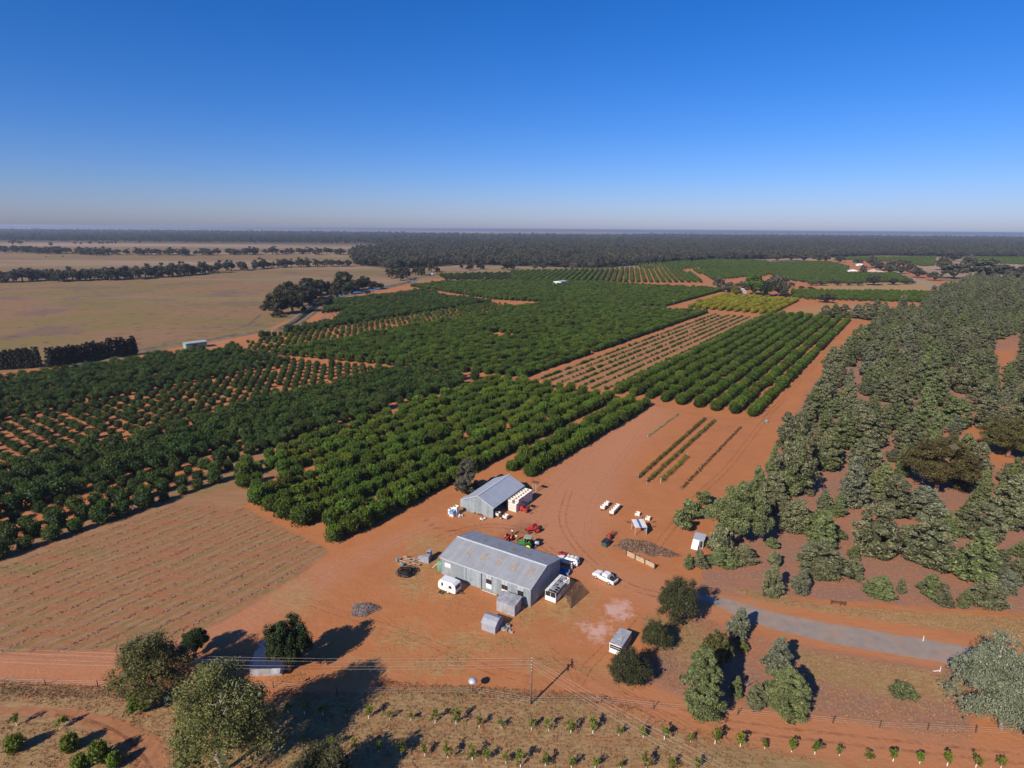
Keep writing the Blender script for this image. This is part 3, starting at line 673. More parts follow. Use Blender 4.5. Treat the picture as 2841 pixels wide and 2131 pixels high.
far_block('citrus_mid', [zTN(*p) for p in [(0,482),(560,470),(1150,455),(1480,470),(1690,575),(1250,575),(700,570),(560,572),(0,560)]], 8.5, 4.0, 1.2)
far_block('citrus_mid', [zTN(*p) for p in [(1030,420),(1230,385),(1560,395),(1620,450),(1480,462),(1150,450)]], 7.5, 4.2, 1.1)
far_block('citrus_mid', [zTN(*p) for p in [(1560,400),(1700,378),(2212,395),(2212,460),(1600,455)]] , 9.0, 4.2, 1.25)
far_block('citrus_mid', [zTN(*p) for p in [(1560,465),(2212,455),(2230,500),(2180,520),(1990,530),(1730,560)]], 6.5, 4.2, 1.0)
far_block('citrus_mid', [zTR(*p) for p in [(0,405),(520,395),(700,440),(680,490),(560,500),(900,490),(1100,500),(1250,560),(1000,575),(420,585),(200,560),(0,500)]], 6.5, 4.4, 1.0)
far_block('citrus_mid', [zTR(*p) for p in [(205,650),(420,655),(1000,660),(1550,670),(1720,715),(1740,760),(1300,745),(800,735),(230,715)]], 6.2, 4.0, 1.1)
far_block('young', [zTR(*p) for p in [(540,360),(1450,352),(1440,430),(1330,435),(1180,400),(700,380)]], 9, 6.5, 2.0)
far_block('young', [zTR(*p) for p in [(1700,352),(2300,360),(2300,425),(1900,405),(1700,385)]], 9, 6.5, 2.0)
far_block('young', [zTN(*p) for p in [(1815,335),(1985,335),(1960,372),(1830,370)]], 9, 6.5, 2.0)
far_block('young', [zTM(*p) for p in [(690,820),(745,815),(870,850),(860,895),(620,920),(640,870)]], 5.5, 3.5, .5, .1, (U, V))

allp = []
for kind, A in blocks:
    if len(A): allp += [(kind, *r_) for r_ in A[in_view(A[:, :2])]]
order = sorted(range(len(allp)), key=lambda i: (math.hypot(allp[i][1], allp[i][2]) - 12*allp[i][3]))
near_idx = [i for i in order if allp[i][0] in ('citrus', 'citrus_dark', 'citrus_mid')][:298]; near = set(near_idx)
far_kind = {}
for _k in ('citrus_mid',):
    near_idx += [i for i in order if allp[i][0] == _k and i not in near][:max(0, 12-sum(allp[i][0] == _k for i in near_idx))]
near = set(near_idx)
LAB = {'citrus': ('bright green citrus tree in the rows nearest the sheds', 'citrus trees in the bright block', 'citrus tree'),
       'citrus_mid': ('deep green citrus tree at the near end of the hedge like rows', 'citrus trees in the hedge rows', 'citrus tree'),
       'citrus_dark': ('dark green citrus tree in the darker rows beyond the stubble', 'citrus trees in the dark block', 'citrus tree')}
first = {}; cnt = {}
for n_, i in enumerate(near_idx):
    kind, x, y, q, qz = allp[i]
    cnt[kind] = cnt.get(kind, -1)+1; o = tree('citrus_tree', LAB[kind][0], LAB[kind][2], kind, (x, y), q, qz, rg.uniform(0, 6.28), cnt[kind], LAB[kind][1])
    first.setdefault((kind, cnt[kind] % 5), crown_of(o))
for kind in ('young', 'yellow'):                                       # a handful stand as trees of their own, the countless rest follow as rows
    lab = {'young': ('small young citrus tree in the open red rows', 'young trees in the open red rows', 'citrus tree'),
           'yellow': ('yellow green citrus tree in the lighter rows', 'yellow green trees in rows', 'citrus tree')}[kind]
    idx = [i for i in order if allp[i][0] == kind][:(220 if kind == 'young' else 120)]
    for n_, i in enumerate(idx):
        _, x, y, q, qz = allp[i]; near.add(i)
        o = tree('young_citrus_tree' if kind == 'young' else 'yellow_citrus_tree', lab[0], lab[2], kind, (x, y), q, qz, rg.uniform(0, 6.28), n_, lab[1])
        first.setdefault((kind, n_ % len(LIB[kind])), crown_of(o))
src, rows = [], []
for kind in ('citrus', 'citrus_mid', 'citrus_dark', 'young', 'yellow'):
    keys = [(kind, v) for v in range(5) if (kind, v) in first]; base = len(src); src += [first[k] for k in keys]
    for i in order:
        if i in near or allp[i][0] != kind: continue
        _, x, y, q, qz = allp[i]; rows.append((x, y, 0, rg.uniform(0, 6.28), q, q, qz, base + int(rg.integers(len(keys)))))
R_ = np.array(rows)
scatter('citrus_orchard', 'rows upon rows of green citrus trees filling the plain', 'orchard', R_[:, :3], R_[:, 3], R_[:, 4:7], R_[:, 7], src)
print('orchard', len(R_), 'near', len(near))

# ---------------------------------------------------------------- cypress pines on the right
def meas(z0, x, yb, yt, wd, inset=.75):
    """a standing crown seen in a detail view: foot, top and width -> place, radius, height"""
    x0, y0, zw = z0; k = zw/2212; p = G(x0+x*k, y0+yb*k); R = wd*k*depth_of(p)/F_PX/2
    d = p/np.hypot(*p); p = p + d*R*inset; return p, R, max(height_at(p, y0+yt*k), 1.2)
ZMR, ZBR, ZBN, ZMN, ZBL, ZBM, ZQ, ZTR, ZTN, ZTM = (2130,1100,711), (2130,1600,711), (1420,1600,710), (1600,1050,710), (0,1600,710), (710,1600,710), (1600,1300,400), (2130,600,711), (1420,600,710), (710,600,710)
pines = []
def pine(z0, x, yb, yt, wd, v, label=None, group='cypress pines in the open wood'):
    p, R, h = meas(z0, x, yb, yt, wd); pines.append((p, R, h))
    return tree('cypress_pine', label or 'grey green cypress pine in the open wood above the road', 'pine tree', 'pine', p, R/3.1, h/12.0, rp.uniform(0, 6.28), v, None if label else group)
rp = np.random.default_rng(31)
for k, a in enumerate([(185,885,130,310),(490,670,240,270),(40,980,650,240),(350,870,710,110),(480,1000,800,130),(580,1060,830,150),(200,1200,880,270),
    (430,1270,970,330),(440,1610,1240,400),(735,1420,1290,130),(745,1600,1400,150),(720,990,480,300),(830,620,360,300),(640,480,120,260),(820,470,90,300),(1240,430,130,300),
    (1080,570,450,150),(960,900,560,270),(1060,1070,660,330),(1330,1060,760,420),(1350,1520,1020,430),(1560,1230,1000,240),(1590,440,300,130),(1600,290,0,280),(1880,300,0,240),
    (1840,830,620,170),(2060,770,570,150),(2140,790,580,120),(1840,1270,920,380),(1700,1090,890,170),(2080,1180,650,330),(1750,1640,1130,390),(2000,1500,1320,180),(2150,1400,1230,140),
    (2130,1530,1400,100),(2040,1640,1480,220),(2180,1620,1400,160),(1010,300,60,240),(380,500,220,160),(60,1480,1345,110)]):
    pine(ZMR, *a, k)
pine(ZMR, 885, 1420, 880, 420, 4, 'broad cypress pine with a bare pale trunk showing below its crown')
for k, a in enumerate([(20,210,-120,160),(270,175,-70,210),(450,55,-160,190),(930,220,-20,260),(1140,160,0,90),(1400,220,-20,230),(1500,275,60,170),(1680,285,90,125),(1880,305,30,250),(2040,175,-60,200)]):
    pine(ZBR, *a, k+2)
for k, a in enumerate([(1560,1060,740,170),(1680,1075,790,190),(1850,1050,420,240),(1800,640,280,210),(1690,860,560,130),(2020,1000,880,80),(2120,1150,950,130),(1900,1360,1040,250),
    (2090,1500,1120,280),(1660,1190,1000,140),(960,1660,1510,110),(1060,1655,1480,140),(1250,1660,1440,260),(1420,1640,1440,220),(2020,1640,1400,250),(2150,820,420,190),(2040,360,90,230),(1990,420,180,150)]):
    pine(ZMN, *a, k+5)
o_ = pine(ZBN, 1630, 1285, 610, 400, 1, 'large dense green cypress pine standing alone beside the red track')
crown_of(o_).data = make_pine(91, LM['pine_g'], 12, 3.2, .34, .46, 190, 160, .14)
p, R, h = meas(ZBR, 130, 1265, 780, 400); o_ = tree('cypress_pine', 'green cypress pine with an evenly rounded crown beside the road', 'pine tree', 'pine', p, R/3.1, h/12, .6, 5)
crown_of(o_).data = make_pine(92, LM['pine_g'], 12, 3.2, .32, .5, 180, 150, .14)
p, R, h = meas(ZBR, 60, 900, 490, 260); tree('cypress_pine', 'pale green pointed cypress pine directly behind the rounded one', 'pine tree', 'pine', p, R/3.1, h/12, 1.6, 3)
p, R, h = meas(ZBN, 1940, 590, 250, 240); tree('cypress_pine', 'silvery young cypress pine on the road edge', 'pine tree', 'pine', p, R/3.1, h/12, 2.6, 3)
p, R, h = meas(ZBN, 1930, 1062, 860, 130); tree('cypress_pine', 'small narrow green cypress pine beside a dead branchy shrub', 'pine tree', 'pine', p, R/3.1, h/12, 2.0, 1)
p, R, h = meas(ZBN, 2090, 1180, 920, 160); tree('cypress_pine', 'dull bushy cypress pine half hidden among larger ones', 'pine tree', 'pine', p, R/3.1, h/12, 2.9, 4)
# big broad tree beside the white hut, built from a many-clumped crown
p, R, h = meas(ZMN, 1370, 1490, 920, 620, .6)
o_ = tree('kurrajong_tree', 'very large broad green tree towering over the white hut', 'tree', 'shrub', p, R/1.9, h/3.4); crown_of(o_).data = make_round(85, LM['pine_g'], 3.4, 1.9, .12, 130, 260, .042, (.12, .22), flat=.85)
bigtree = (p, R)
p, R, h = meas(ZMN, 1230, 1600, 1300, 230); tree('wattle_bush', 'pale green drooping bush tucked under the very large tree', 'bush', 'shrub', p, R/1.9, h/3.4, .4, 0)
p, R, h = meas(ZMN, 1680, 1490, 1380, 120); tree('wattle_bush', 'small bright green bush in the shade of the very large tree', 'bush', 'shrub', p, R/1.9, h/3.4, .4, 1)
p, R, h = meas(ZMN, 1700, 1645, 1500, 115); tree('cypress_pine', 'small round cypress seedling alone on bare litter', 'pine tree', 'shrub', p, R/1.9, h/3.4, .4, 0)
for k, a in enumerate([(905,1340,1160,165),(985,1250,1060,175),(1085,1120,985,140)]):
    p, R, h = meas(ZMN, *a); tree('oleander_bush', 'spreading olive green bush in the row of three beside the pines', 'bush', 'shrub', p, R/1.9*1.1, h/3.4*1.1, k, 1, 'three bushes in a row')
mac = [(ZMR, (1430, 900, 360, 640), 'very wide olive brown wattle tree spreading over the pines'), (ZMR, (2060, 560, 200, 520), 'second wide olive brown wattle tree beside the open red path')]
for k, (z0, a, lb) in enumerate(mac):
    p, R, h = meas(z0, *a, .55); o_ = tree('wattle_tree', lb, 'tree', 'shrub', p, R/1.9, h/3.4); crown_of(o_).data = make_round(87+k, LM['acacia'], 3.4, 1.9, .35, 90, 260, .042, (.12, .24), flat=.7); pines.append((p, R, h))
# fill the wood behind with pines of the same kind
wood_poly = dpoly((1885,708),(1840,755),(1745,850),(1760,890),(1700,960),(1660,1060),(1540,1150),(1500,1250),(1560,1262),(2212,1320),(2420,1330),(2700,1100),(2500,640),(2212,612),(2110,600),(2000,655),(1990,668),(1895,690))
holes = [dpoly((2035,855),(2090,850),(2130,920),(2230,990),(2230,1060),(2150,1010),(2080,960)), dpoly((2120,740),(2212,720),(2212,810),(2150,830)), dpoly((1790,1000),(1850,990),(1860,1080),(1800,1090))]
cand = []; xs = np.array([q[0] for q in wood_poly]); ys = np.array([q[1] for q in wood_poly])
c_ = np.column_stack([rp.uniform(xs.min(), xs.max(), 60000), rp.uniform(ys.min(), ys.max(), 60000)])
ok = inside(c_, wood_poly) & in_view(c_, .03)
for hl in holes: ok &= ~inside(c_, hl)
ok &= segdist(c_, wood_poly, True) > 1.2
cell = {}
def near_any(p, d):
    i, j = int(p[0]//8), int(p[1]//8)
    return any((p[0]-q[0])**2+(p[1]-q[1])**2 < (d+q[2])**2 for a in range(i-2, i+3) for b in range(j-2, j+3) for q in cell.get((a, b), ()))
def put(p, r_): cell.setdefault((int(p[0]//8), int(p[1]//8)), []).append((p[0], p[1], r_))
for p, R, h in pines: put(p, R*.62)
put(bigtree[0], bigtree[1]*.8); put(G(1950, 1520), 5.0)
for p in c_[ok]:
    dist = math.hypot(*p); dense = min(1.0, max(0.0, (dist-230)/230))
    if dist < 185: continue
    R = rp.uniform(2.1, 5.3)*(1.1 if dist < 300 else 1.0)
    if near_any(p, R*(1.24 - .28*dense)): continue
    cand.append((p[0], p[1], R, rp.uniform(8.5, 15.5)*(R/3.7)**.6)); put(p, R*(1.24-.28*dense))
cand.sort(key=lambda q: math.hypot(q[0], q[1])); print('pine fill', len(cand))
psrc = {}
for n_, (x, y, R, h) in enumerate(cand[:190]):
    o_ = tree('cypress_pine', 'cypress pine in the dense wood beside the orchard', 'pine tree', 'pine', (x, y), R/3.1, h/12, rp.uniform(0, 6.28), n_, 'cypress pines in the dense wood'); psrc.setdefault(n_ % 8, crown_of(o_))
rest = np.array(cand[190:])
# scattered shade trees on the far right
far_t = []
for a in [(1440,560,480,130),(1500,470,360,160),(1600,545,400,240),(1730,480,340,160),(1880,555,380,330),(2050,540,420,220),(2160,560,430,150),(1600,390,330,140),(1530,655,575,110),(1640,620,575,90),(1670,690,610,85),(1780,670,595,70),(1615,695,650,35),(1840,640,590,50),(1910,680,590,100),
          (600,600,555,80),(700,600,575,70),(780,600,555,90),(910,600,500,170),(1080,595,560,130),(1190,590,565,90),(1245,585,560,70),(560,580,530,60),(460,600,565,110),(380,600,570,90),(370,640,610,70),(290,630,600,60),(190,615,570,80),(500,755,670,160),
          (1150,500,430,120),(1230,470,410,110),(1290,535,450,150),(1050,500,420,140),(1080,470,385,120),(900,450,350,130),(820,500,415,60),(780,420,370,90),(970,470,400,110),(620,400,345,110),(440,395,325,130),(310,390,320,140),(200,385,315,150),(80,390,310,160),(500,395,330,90),(1170,440,370,120)]:
    far_t.append((ZTR, a))
for a in [(1790,640,530,120),(1880,680,575,130),(2000,640,560,160),(1830,660,600,80),(1430,365,300,160),(1520,370,290,170),(1620,365,305,150),(1720,368,310,140),(1560,365,310,130),(2020,370,330,130),(2130,375,310,150),
          (200,460,420,50),(270,460,415,60),(460,460,400,90),(530,465,405,80),(620,460,400,60),(700,465,380,60),(20,455,395,60)]:
    far_t.append((ZTN, a))
for n_, (z0, a) in enumerate(far_t):
    p, R, h = meas(z0, *a); tree('shade_tree', 'dull green shade tree scattered beyond the orchard rows', 'tree', 'round', p, R/4.6, max(h, R*.8)/9, rp.uniform(0, 6.28), n_, 'shade trees beyond the orchard')
for a, m_, lb in [((2090,690,510,200), 'citrus', 'tall rounded yellowish green tree behind the yellow rows'), ((2190,700,560,120), 'dark', 'dark rounded tree beside the tall yellowish one'), ((1935,690,610,90), 'yellow', 'low bright yellow tree beside a pale house gable')]:
    p, R, h = meas(ZTN, *a); o_ = tree('garden_tree', lb, 'tree', 'round', p, R/4.6, h/9); crown_of(o_).data = make_round(95+len(lb), LM[m_], 9, 4.6, .4, 60, 60, .4)
for a, lb in [((90,700,500,200), 'big dark garden tree at the corner of the yellow rows'), ((50,650,520,160), 'dark garden tree crowding behind the big one'), ((140,705,620,90), 'low dark garden tree beside the dirt gap')]:
    p, R, h = meas(ZTR, *a); o_ = tree('garden_tree', lb, 'tree', 'round', p, R/4.6, h/9)
for n_, a in enumerate([(490,885,760,110),(560,880,750,130),(650,880,755,120),(770,890,750,150),(850,900,740,140),(790,1010,925,60),(920,880,710,140)]):
    p, R, h = meas(ZTR, *a); tree('cypress_pine', 'cypress pine at the far end of the dark hedge rows', 'pine tree', 'pine', p, R/3.1, h/12, 1.3*n_, n_, 'pines at the end of the hedge rows')

# ---------------------------------------------------------------- trees in the foreground
def special(name, label, cat, z0, a, mesh_t, mesh_c, R0, h0, inset=.6, rz=0.0):
    p, R, h = meas(z0, *a, inset); o = thing(name, label, cat, p, rz); o.scale = (R/R0, R/R0, h/h0); link('trunk', mesh_t, o); link('crown', mesh_c, o); return o
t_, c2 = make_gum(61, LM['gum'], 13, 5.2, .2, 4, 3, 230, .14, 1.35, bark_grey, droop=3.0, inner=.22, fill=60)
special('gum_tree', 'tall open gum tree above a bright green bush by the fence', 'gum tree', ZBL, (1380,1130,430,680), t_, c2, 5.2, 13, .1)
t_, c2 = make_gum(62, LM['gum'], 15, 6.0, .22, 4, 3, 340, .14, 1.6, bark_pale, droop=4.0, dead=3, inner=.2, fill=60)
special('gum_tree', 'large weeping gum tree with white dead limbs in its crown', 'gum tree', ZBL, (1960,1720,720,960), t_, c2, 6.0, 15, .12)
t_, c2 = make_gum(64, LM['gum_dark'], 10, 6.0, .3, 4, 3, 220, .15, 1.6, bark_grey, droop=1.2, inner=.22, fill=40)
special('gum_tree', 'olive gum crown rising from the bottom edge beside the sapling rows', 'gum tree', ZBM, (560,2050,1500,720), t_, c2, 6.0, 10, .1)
dk = make_round(72, LM['dark'], 9, 4.0, .3, 80, 200, .15, (.16, .28), flat=1.15)
special('pepper_tree', 'dense dark green evergreen tree with a spiky top over the blue roof', 'tree', ZBM, (300,905,370,430), pt[0], dk, 4.0, 9)
special('shade_tree', 'dark rounded tree beside the low iron fence', 'tree', ZBL, (1700,720,450,250), pt[1], make_round(73, LM['dark'], 9, 4.0, .3, 60, 150, .17, (.16, .28), flat=1.1), 4.0, 9)
special('green_bush', 'bright leafy green bush under the open gum tree', 'bush', ZBL, (1255,1195,985,300), ct[0], make_round(74, LM['bush'], 3.4, 1.9, .0, 50, 70, .13, (.2, .32)), 1.9, 3.4)
mixdk = leaf_mat('leaf_dark_rusty', (.030, .038, .016), (.122, .122, .050), .25, .1, .02)
for a, lb, sd in [((1420,480,-10,380), 'large dark evergreen tree with rusty tips where the road begins', 75), ((1235,690,355,270), 'mid sized dark bushy tree beside the grey roofed van', 76), ((1000,1020,640,390), 'dark multi stemmed tree in front of the grey roofed van', 77)]:
    t_, c2 = make_gum(sd, mixdk if sd != 76 else LM['gum_dark'], 9, 4.6, .2, 5, 3, 170, .14, 1.25, bark_grey, low=.1, droop=1.0, inner=.24, fill=70)
    o_ = special('broad_tree', lb, 'tree', ZBN, a, t_, c2, 4.6, 9)
special('broad_tree', 'soft green tree crowded behind the large dense pine', 'tree', ZBN, (1740,900,480,310), pt[1], make_round(79, LM['gum'], 9, 4.0, .3, 60, 80, .22, (.16, .28)), 4.0, 9)
special('green_bush', 'low bright bush between the silvery pine and the green tree', 'bush', ZBN, (1990,665,570,110), ct[0], make_round(80, LM['gum'], 3.4, 1.9, .0, 40, 50, .16), 1.9, 3.4)
special('green_bush', 'lone low rounded green bush in the dry grass beside the road', 'bush', ZBR, (1150,1110,940,240), ct[0], make_round(81, LM['pine_g'], 3.4, 1.9, .0, 50, 60, .15), 1.9, 3.4)
t_, c2 = make_gum(66, LM['silver'], 13, 7.2, .26, 5, 3, 300, .15, 1.9, bark_pale, droop=3.0, low=.1, inner=.22, fill=110)
special('silver_gum_tree', 'huge silvery green gum tree overhanging the road', 'gum tree', ZBR, (2010,1345,570,820), t_, c2, 7.2, 13, .15)
special('dull_cypress_tree', 'dull grey brown cypress with twin tops beside the packing shed', 'tree', (1230,1280,300), (480,730,-60,500), pt[0], make_pine(93, LM['grey'], 12, 3.2, .22, .32, 80, 110, .26), 3.1, 12, .7)
# dead branchy shrub
dp = zBN(2010, 960); b = MB(); rr = random.Random(4)
for k in range(26):
    a, e = rr.uniform(0, 6.28), rr.uniform(.4, 1.3); L = rr.uniform(.8, 2.4); q = Vector((math.cos(a)*math.cos(e), math.sin(a)*math.cos(e), math.sin(e)))
    m1 = q*L*.55 + Vector((rr.uniform(-.1, .1), rr.uniform(-.1, .1), .1)); b.tube([(0, 0, 0), m1, q*L], [.05, .03, .01], 5)
o_ = b.build('dead_shrub', mat('dead_wood_grey', (.24, .20, .18), .9, .3, 3)); o_.location = (*dp, 0); tag(o_, 'leafless grey dead shrub beside the small narrow pine', 'shrub')
for n_, (p, lb) in enumerate([(zMN(1160, 1440), 'small leafy banana like plant beside the white hut')]):
    special('leafy_plant', lb, 'plant', ZMN, (1160,1465,1395,95), ct[0], make_round(82, LM['bush'], 3.4, 1.9, .0, 18, 26, .45), 1.9, 3.4)

# ---------------------------------------------------------------- saplings in the foreground rows
guard = mat('white_tree_guard', (.78, .76, .72), .6, .05)
sap = []
for k in range(5):
    r = np.random.default_rng(900+k); n = 9
    c = np.column_stack([r.normal(0, .26, n), r.normal(0, .26, n), r.uniform(.75, 1.9, n), r.uniform(.22, .36, n)])
    v, t = clump_leaves(c, 22, .13, r, .7, .6, .3, .6); sap.append(foliage_mesh('crown', v, t, LM['young']))
strunk = MB().tube([(0, 0, 0), (.02, 0, .9), (0, .03, 1.4)], [.045, .04, .02], 6).mesh('trunk', bark_grey, True); sguard = MB().tube([(0, 0, 0), (0, 0, .5)], .055, 8).mesh('tree_guard', guard)
rs = np.random.default_rng(5)
SAPS = [(zBM, q) for q in [(975,1225),(1155,1235),(1340,1240),(1550,1265),(1730,1270),(1930,1305),(2120,1310),(280,1180),(420,1185),(580,1200),(780,1205),(250,1455),(420,1460),(650,1490),(855,1500),(1060,1515),(1255,1540),(1460,1550),(1660,1565),(1870,1585),(1990,1595),(2160,1615)]]
SAPS += [(zBN, q) for q in [(170,1325),(320,1335),(510,1350),(700,1355),(925,1380),(1135,1395),(1318,1405),(1545,1430),(1755,1445),(1975,1468),(2185,1490),(75,1645),(290,1635),(515,1650),(720,1655),(940,1660),(1160,1665),(1380,1670),(1600,1680)]]
SAPS += [(zBR, q) for q in [(205,1512),(405,1532),(618,1545),(870,1585),(1080,1595),(1310,1612),(1548,1632),(1795,1645),(2010,1655)]]
SAPS += [(zBL, q) for q in [(145,1285),(520,1318),(575,1285)]]
for n_, (z0, q) in enumerate(SAPS):
    o_ = thing('citrus_sapling', 'bright green citrus sapling in the grassy foreground rows', 'sapling', z0(*q), rs.uniform(0, 6.28), 'saplings in the foreground rows'); sc = rs.uniform(.7, 1.15); o_.scale = (sc, sc, sc*rs.uniform(.9, 1.15))
    link('trunk', strunk, o_); link('tree_guard', sguard, o_); link('crown', sap[n_ % 5], o_)
LIB['corner'] = [(ct[0], make_citrus(70+i, LM['young'], 2.0, .95, 20, 40, .16, 20)) for i in range(2)]
for n_, (q, wd) in enumerate([((150,1540),150),((620,1530),150),((870,1645),180),((700,1690),130),((1000,1680),130)]):
    p, R, h = meas(ZBL, q[0], q[1], q[1]-150, wd); tree('young_citrus_tree', 'bright bushy young citrus tree inside the curve of the dirt track', 'citrus tree', 'corner', p, R/.95, R/.95, n_, n_, 'young citrus inside the curved track')
# nursery rows on the red ground
def hedge_row(name, label, z0, a, b_, gap, R, h, m_, sd, group=None):
    p0, p1 = z0(*a), z0(*b_); L = np.hypot(*(p1-p0)); n = max(2, int(L/gap)); r = np.random.default_rng(sd)
    o = thing(name, label, 'plant row', p0, 0, group); k = n*2; t = np.linspace(0, 1, k)
    c = np.column_stack([(p1-p0)[0]*t + r.normal(0, .12, k), (p1-p0)[1]*t + r.normal(0, .12, k), r.uniform(.35, .8, k)*h, r.uniform(.7, 1.2, k)*R])
    v, tn = clump_leaves(c, 26, .16, r, .7, .55, .5, .6); link('foliage', foliage_mesh('foliage', v, tn, m_), o)
    pos = MB()
    for q in (0, 1): pos.tube([tuple((p1-p0)*q)+(0,), tuple((p1-p0)*q)+(h*1.1,)], .05, 6)
    pos.build('end_post', guard, o); return o
hedge_row('nursery_row', 'long clipped green nursery row on red soil, first of the pair', zMN, (530,868), (1110,355), 1.0, .56, 1.25, LM['citrus_mid'], 1)
hedge_row('nursery_row', 'long clipped green nursery row on red soil beside the bushy short row', zMN, (605,905), (1190,375), 1.0, .6, 1.35, LM['citrus_mid'], 2)
hedge_row('nursery_row', 'short bushy bright green nursery row ending half way', zMN, (725,905), (950,690), 1.1, .85, 1.5, LM['bush'], 3)
hedge_row('nursery_row', 'thin straggling nursery row with gaps near the pine wood', zMN, (905,960), (1420,425), 2.0, .42, .7, LM['dark'], 4)
hedge_row('nursery_row', 'pale grey green creeping plant row nearest the orchard', zMN, (615,505), (880,310), 1.6, .42, .45, LM['silver'], 6)

# ---------------------------------------------------------------- windbreak, channel gums, paddock tree lines
for a, b_, n, h, lb, gp in [((-20,1330),(350,1307),20,10.5,'dark casuarina in the shorter windbreak row at the orchard edge','shorter windbreak row'),((430,1312),(1180,1195),34,11.0,'dark casuarina in the longer windbreak row at the orchard edge','longer windbreak row')]:
    p0, p1 = zTL(*a), zTL(*b_)
    for k in range(n):
        p = p0+(p1-p0)*k/(n-1)+rp.normal(0, .3, 2); tree('casuarina_tree', lb, 'tree', 'casuarina', p, rp.uniform(.85, 1.1), h*rp.uniform(.9, 1.1)/9, rp.uniform(0, 6), k, gp)
rgum = [(200,860,640,230),(320,850,640,240),(110,820,750,70),(180,880,830,90),(260,720,570,200),(430,700,530,200),(560,690,540,180),(400,790,600,220),(620,680,560,170),(740,660,475,210),(830,665,540,170),(790,680,600,150),(930,640,515,150),(1010,640,560,100),(1080,630,575,60),(600,790,690,140),(480,760,600,180),(310,760,560,160),(690,720,560,120),(970,680,640,50)]
for n_, a in enumerate(rgum):
    p, R, h = meas(ZTM, *a); tree('river_gum_tree', 'dark rounded gum in the thick clump beside the channel', 'gum tree', 'redgum', p, R/5.2, h/13.5, rp.uniform(0, 6), n_, 'gums along the channel')
for n_, a in enumerate([(1175,540,440,90),(1250,560,450,110),(1310,540,435,80),(1380,510,425,90),(1430,520,430,80),(1515,485,390,75),(1570,490,435,50),(1845,470,410,80),(1945,460,405,80),(1775,455,415,35),(2180,470,380,120)]):
    p, R, h = meas(ZTM, *a); tree('river_gum_tree', 'dark gum in the smaller clump where the channel leaves the orchard', 'gum tree', 'redgum', p, R/5.2, h/13.5, rp.uniform(0, 6), n_+2, 'gums at the channel end')
gsrc = {}
def tree_line(label, group, pts, n, h, R, spread, sd):
    r = np.random.default_rng(sd); P = [np.array(q) for q in pts]; L = np.cumsum([0]+[np.hypot(*(P[i+1]-P[i])) for i in range(len(P)-1)])
    for k in range(n):
        t = (k + r.uniform(-.35, .35))/n*L[-1]; i = min(max(np.searchsorted(L, t)-1, 0), len(P)-2); f_ = (t-L[i])/(L[i+1]-L[i]); p = P[i]+(P[i+1]-P[i])*f_ + r.normal(0, spread, 2)*np.array((.5, 1))
        q = r.uniform(.75, 1.2); o = tree('gum_tree', label, 'gum tree', 'gum_far', p, R*q/6, h*q*r.uniform(.85, 1.1)/15, r.uniform(0, 6), k, group); gsrc.setdefault(k % 5, crown_of(o))
tree_line('distant gum in the nearer tree line across the paddock', 'nearer paddock tree line', [zTL(*p) for p in [(-60,575),(250,560),(620,560),(900,552),(1300,535),(1860,488)]], 78, 15, 8.0, 9, 1)
tree_line('distant gum in the straggling end of the nearer tree line', 'end of the nearer tree line', [zTL(*p) for p in [(1900,478),(2212,462)]] + [zTM(*p) for p in [(100,447),(450,440),(900,432)]], 40, 14, 7.0, 9, 2)
tree_line('tiny far gum in the second tree line across the paddock', 'second paddock tree line', [zTL(*p) for p in [(-60,300),(250,312),(700,332),(1200,335),(1700,335),(2212,330)]] + [zTM(*p) for p in [(350,328),(800,330)]], 120, 16, 11, 22, 3)
for n_, a in enumerate([(650,242,222,30),(700,245,226,20),(780,244,214,32),(860,243,218,30),(890,243,222,26),(935,241,217,36),(970,240,218,22),(1000,240,216,18),(1207,236,212,22),(440,262,222,36),(110,245,205,60),(175,245,208,50),(400,357,345,14),(545,355,340,16)]):
    p, R, h = meas((0,600,710), *a); tree('shade_tree', 'tiny lone tree far out on the pale paddock', 'tree', 'round', p, R/4.6, h/9, n_, n_, 'lone trees on the far paddock')

# ---------------------------------------------------------------- woodland to the horizon
rw = np.random.default_rng(77); FP, FS = [], []
def fill(poly, spacing, sc, seed_jit=1.0):
    poly = [tuple(p) for p in poly]; a = np.array(poly); x0, y0 = a.min(0); x1, y1 = a.max(0)
    X, Y = np.meshgrid(np.arange(x0, x1, spacing), np.arange(y0, y1, spacing)); P = np.column_stack([X.ravel(), Y.ravel()]); P = P + rw.uniform(-.5, .5, P.shape)*spacing*seed_jit
    P = P[inside(P, poly) & in_view(P, .05)]; q = sc*rw.uniform(.6, 1.4, len(P)); FP.append(P); FS.append(np.column_stack([q, q, q*rw.uniform(.75, 1.2, len(P))]))
fill(dpoly((765,571),(850,583),(1000,572),(1150,576),(1290,580),(1400,571),(1560,562),(1800,556),(1900,552),(2212,557),(2700,560),(2700,536),(840,534),(755,548)), 10.5, 1.0)
fill(dpoly((835,536),(2700,538),(2700,520),(840,522)), 15, 1.05)
fill([(-4200,2650),(4600,2650),(6500,4400),(-6200,4400)], 30, 1.2)
fill([(-6200,4400),(6500,4400),(9500,7600),(1800,7600),(900,6300),(-300,6200),(-2500,7800),(-9000,8200)], 60, 1.5)
FP = np.vstack(FP); FS = np.vstack(FS); wsrc = []
for v in range(4):
    p = zTM(1300+160*v, 392); wsrc.append(tree('woodland_tree', 'gum at the very edge of the endless woodland', 'gum tree', 'wood', p, 1.15, 1.1, v, v, 'woodland edge trees')); wsrc[-1] = crown_of(wsrc[-1])
allsrc = wsrc + [gsrc[k] for k in range(5)]
scatter('woodland', 'endless grey green woodland stretching to the horizon', 'woodland', np.column_stack([FP, np.zeros(len(FP))]), rw.uniform(0, 6.28, len(FP)), FS, rw.integers(0, len(allsrc), len(FP)), allsrc)
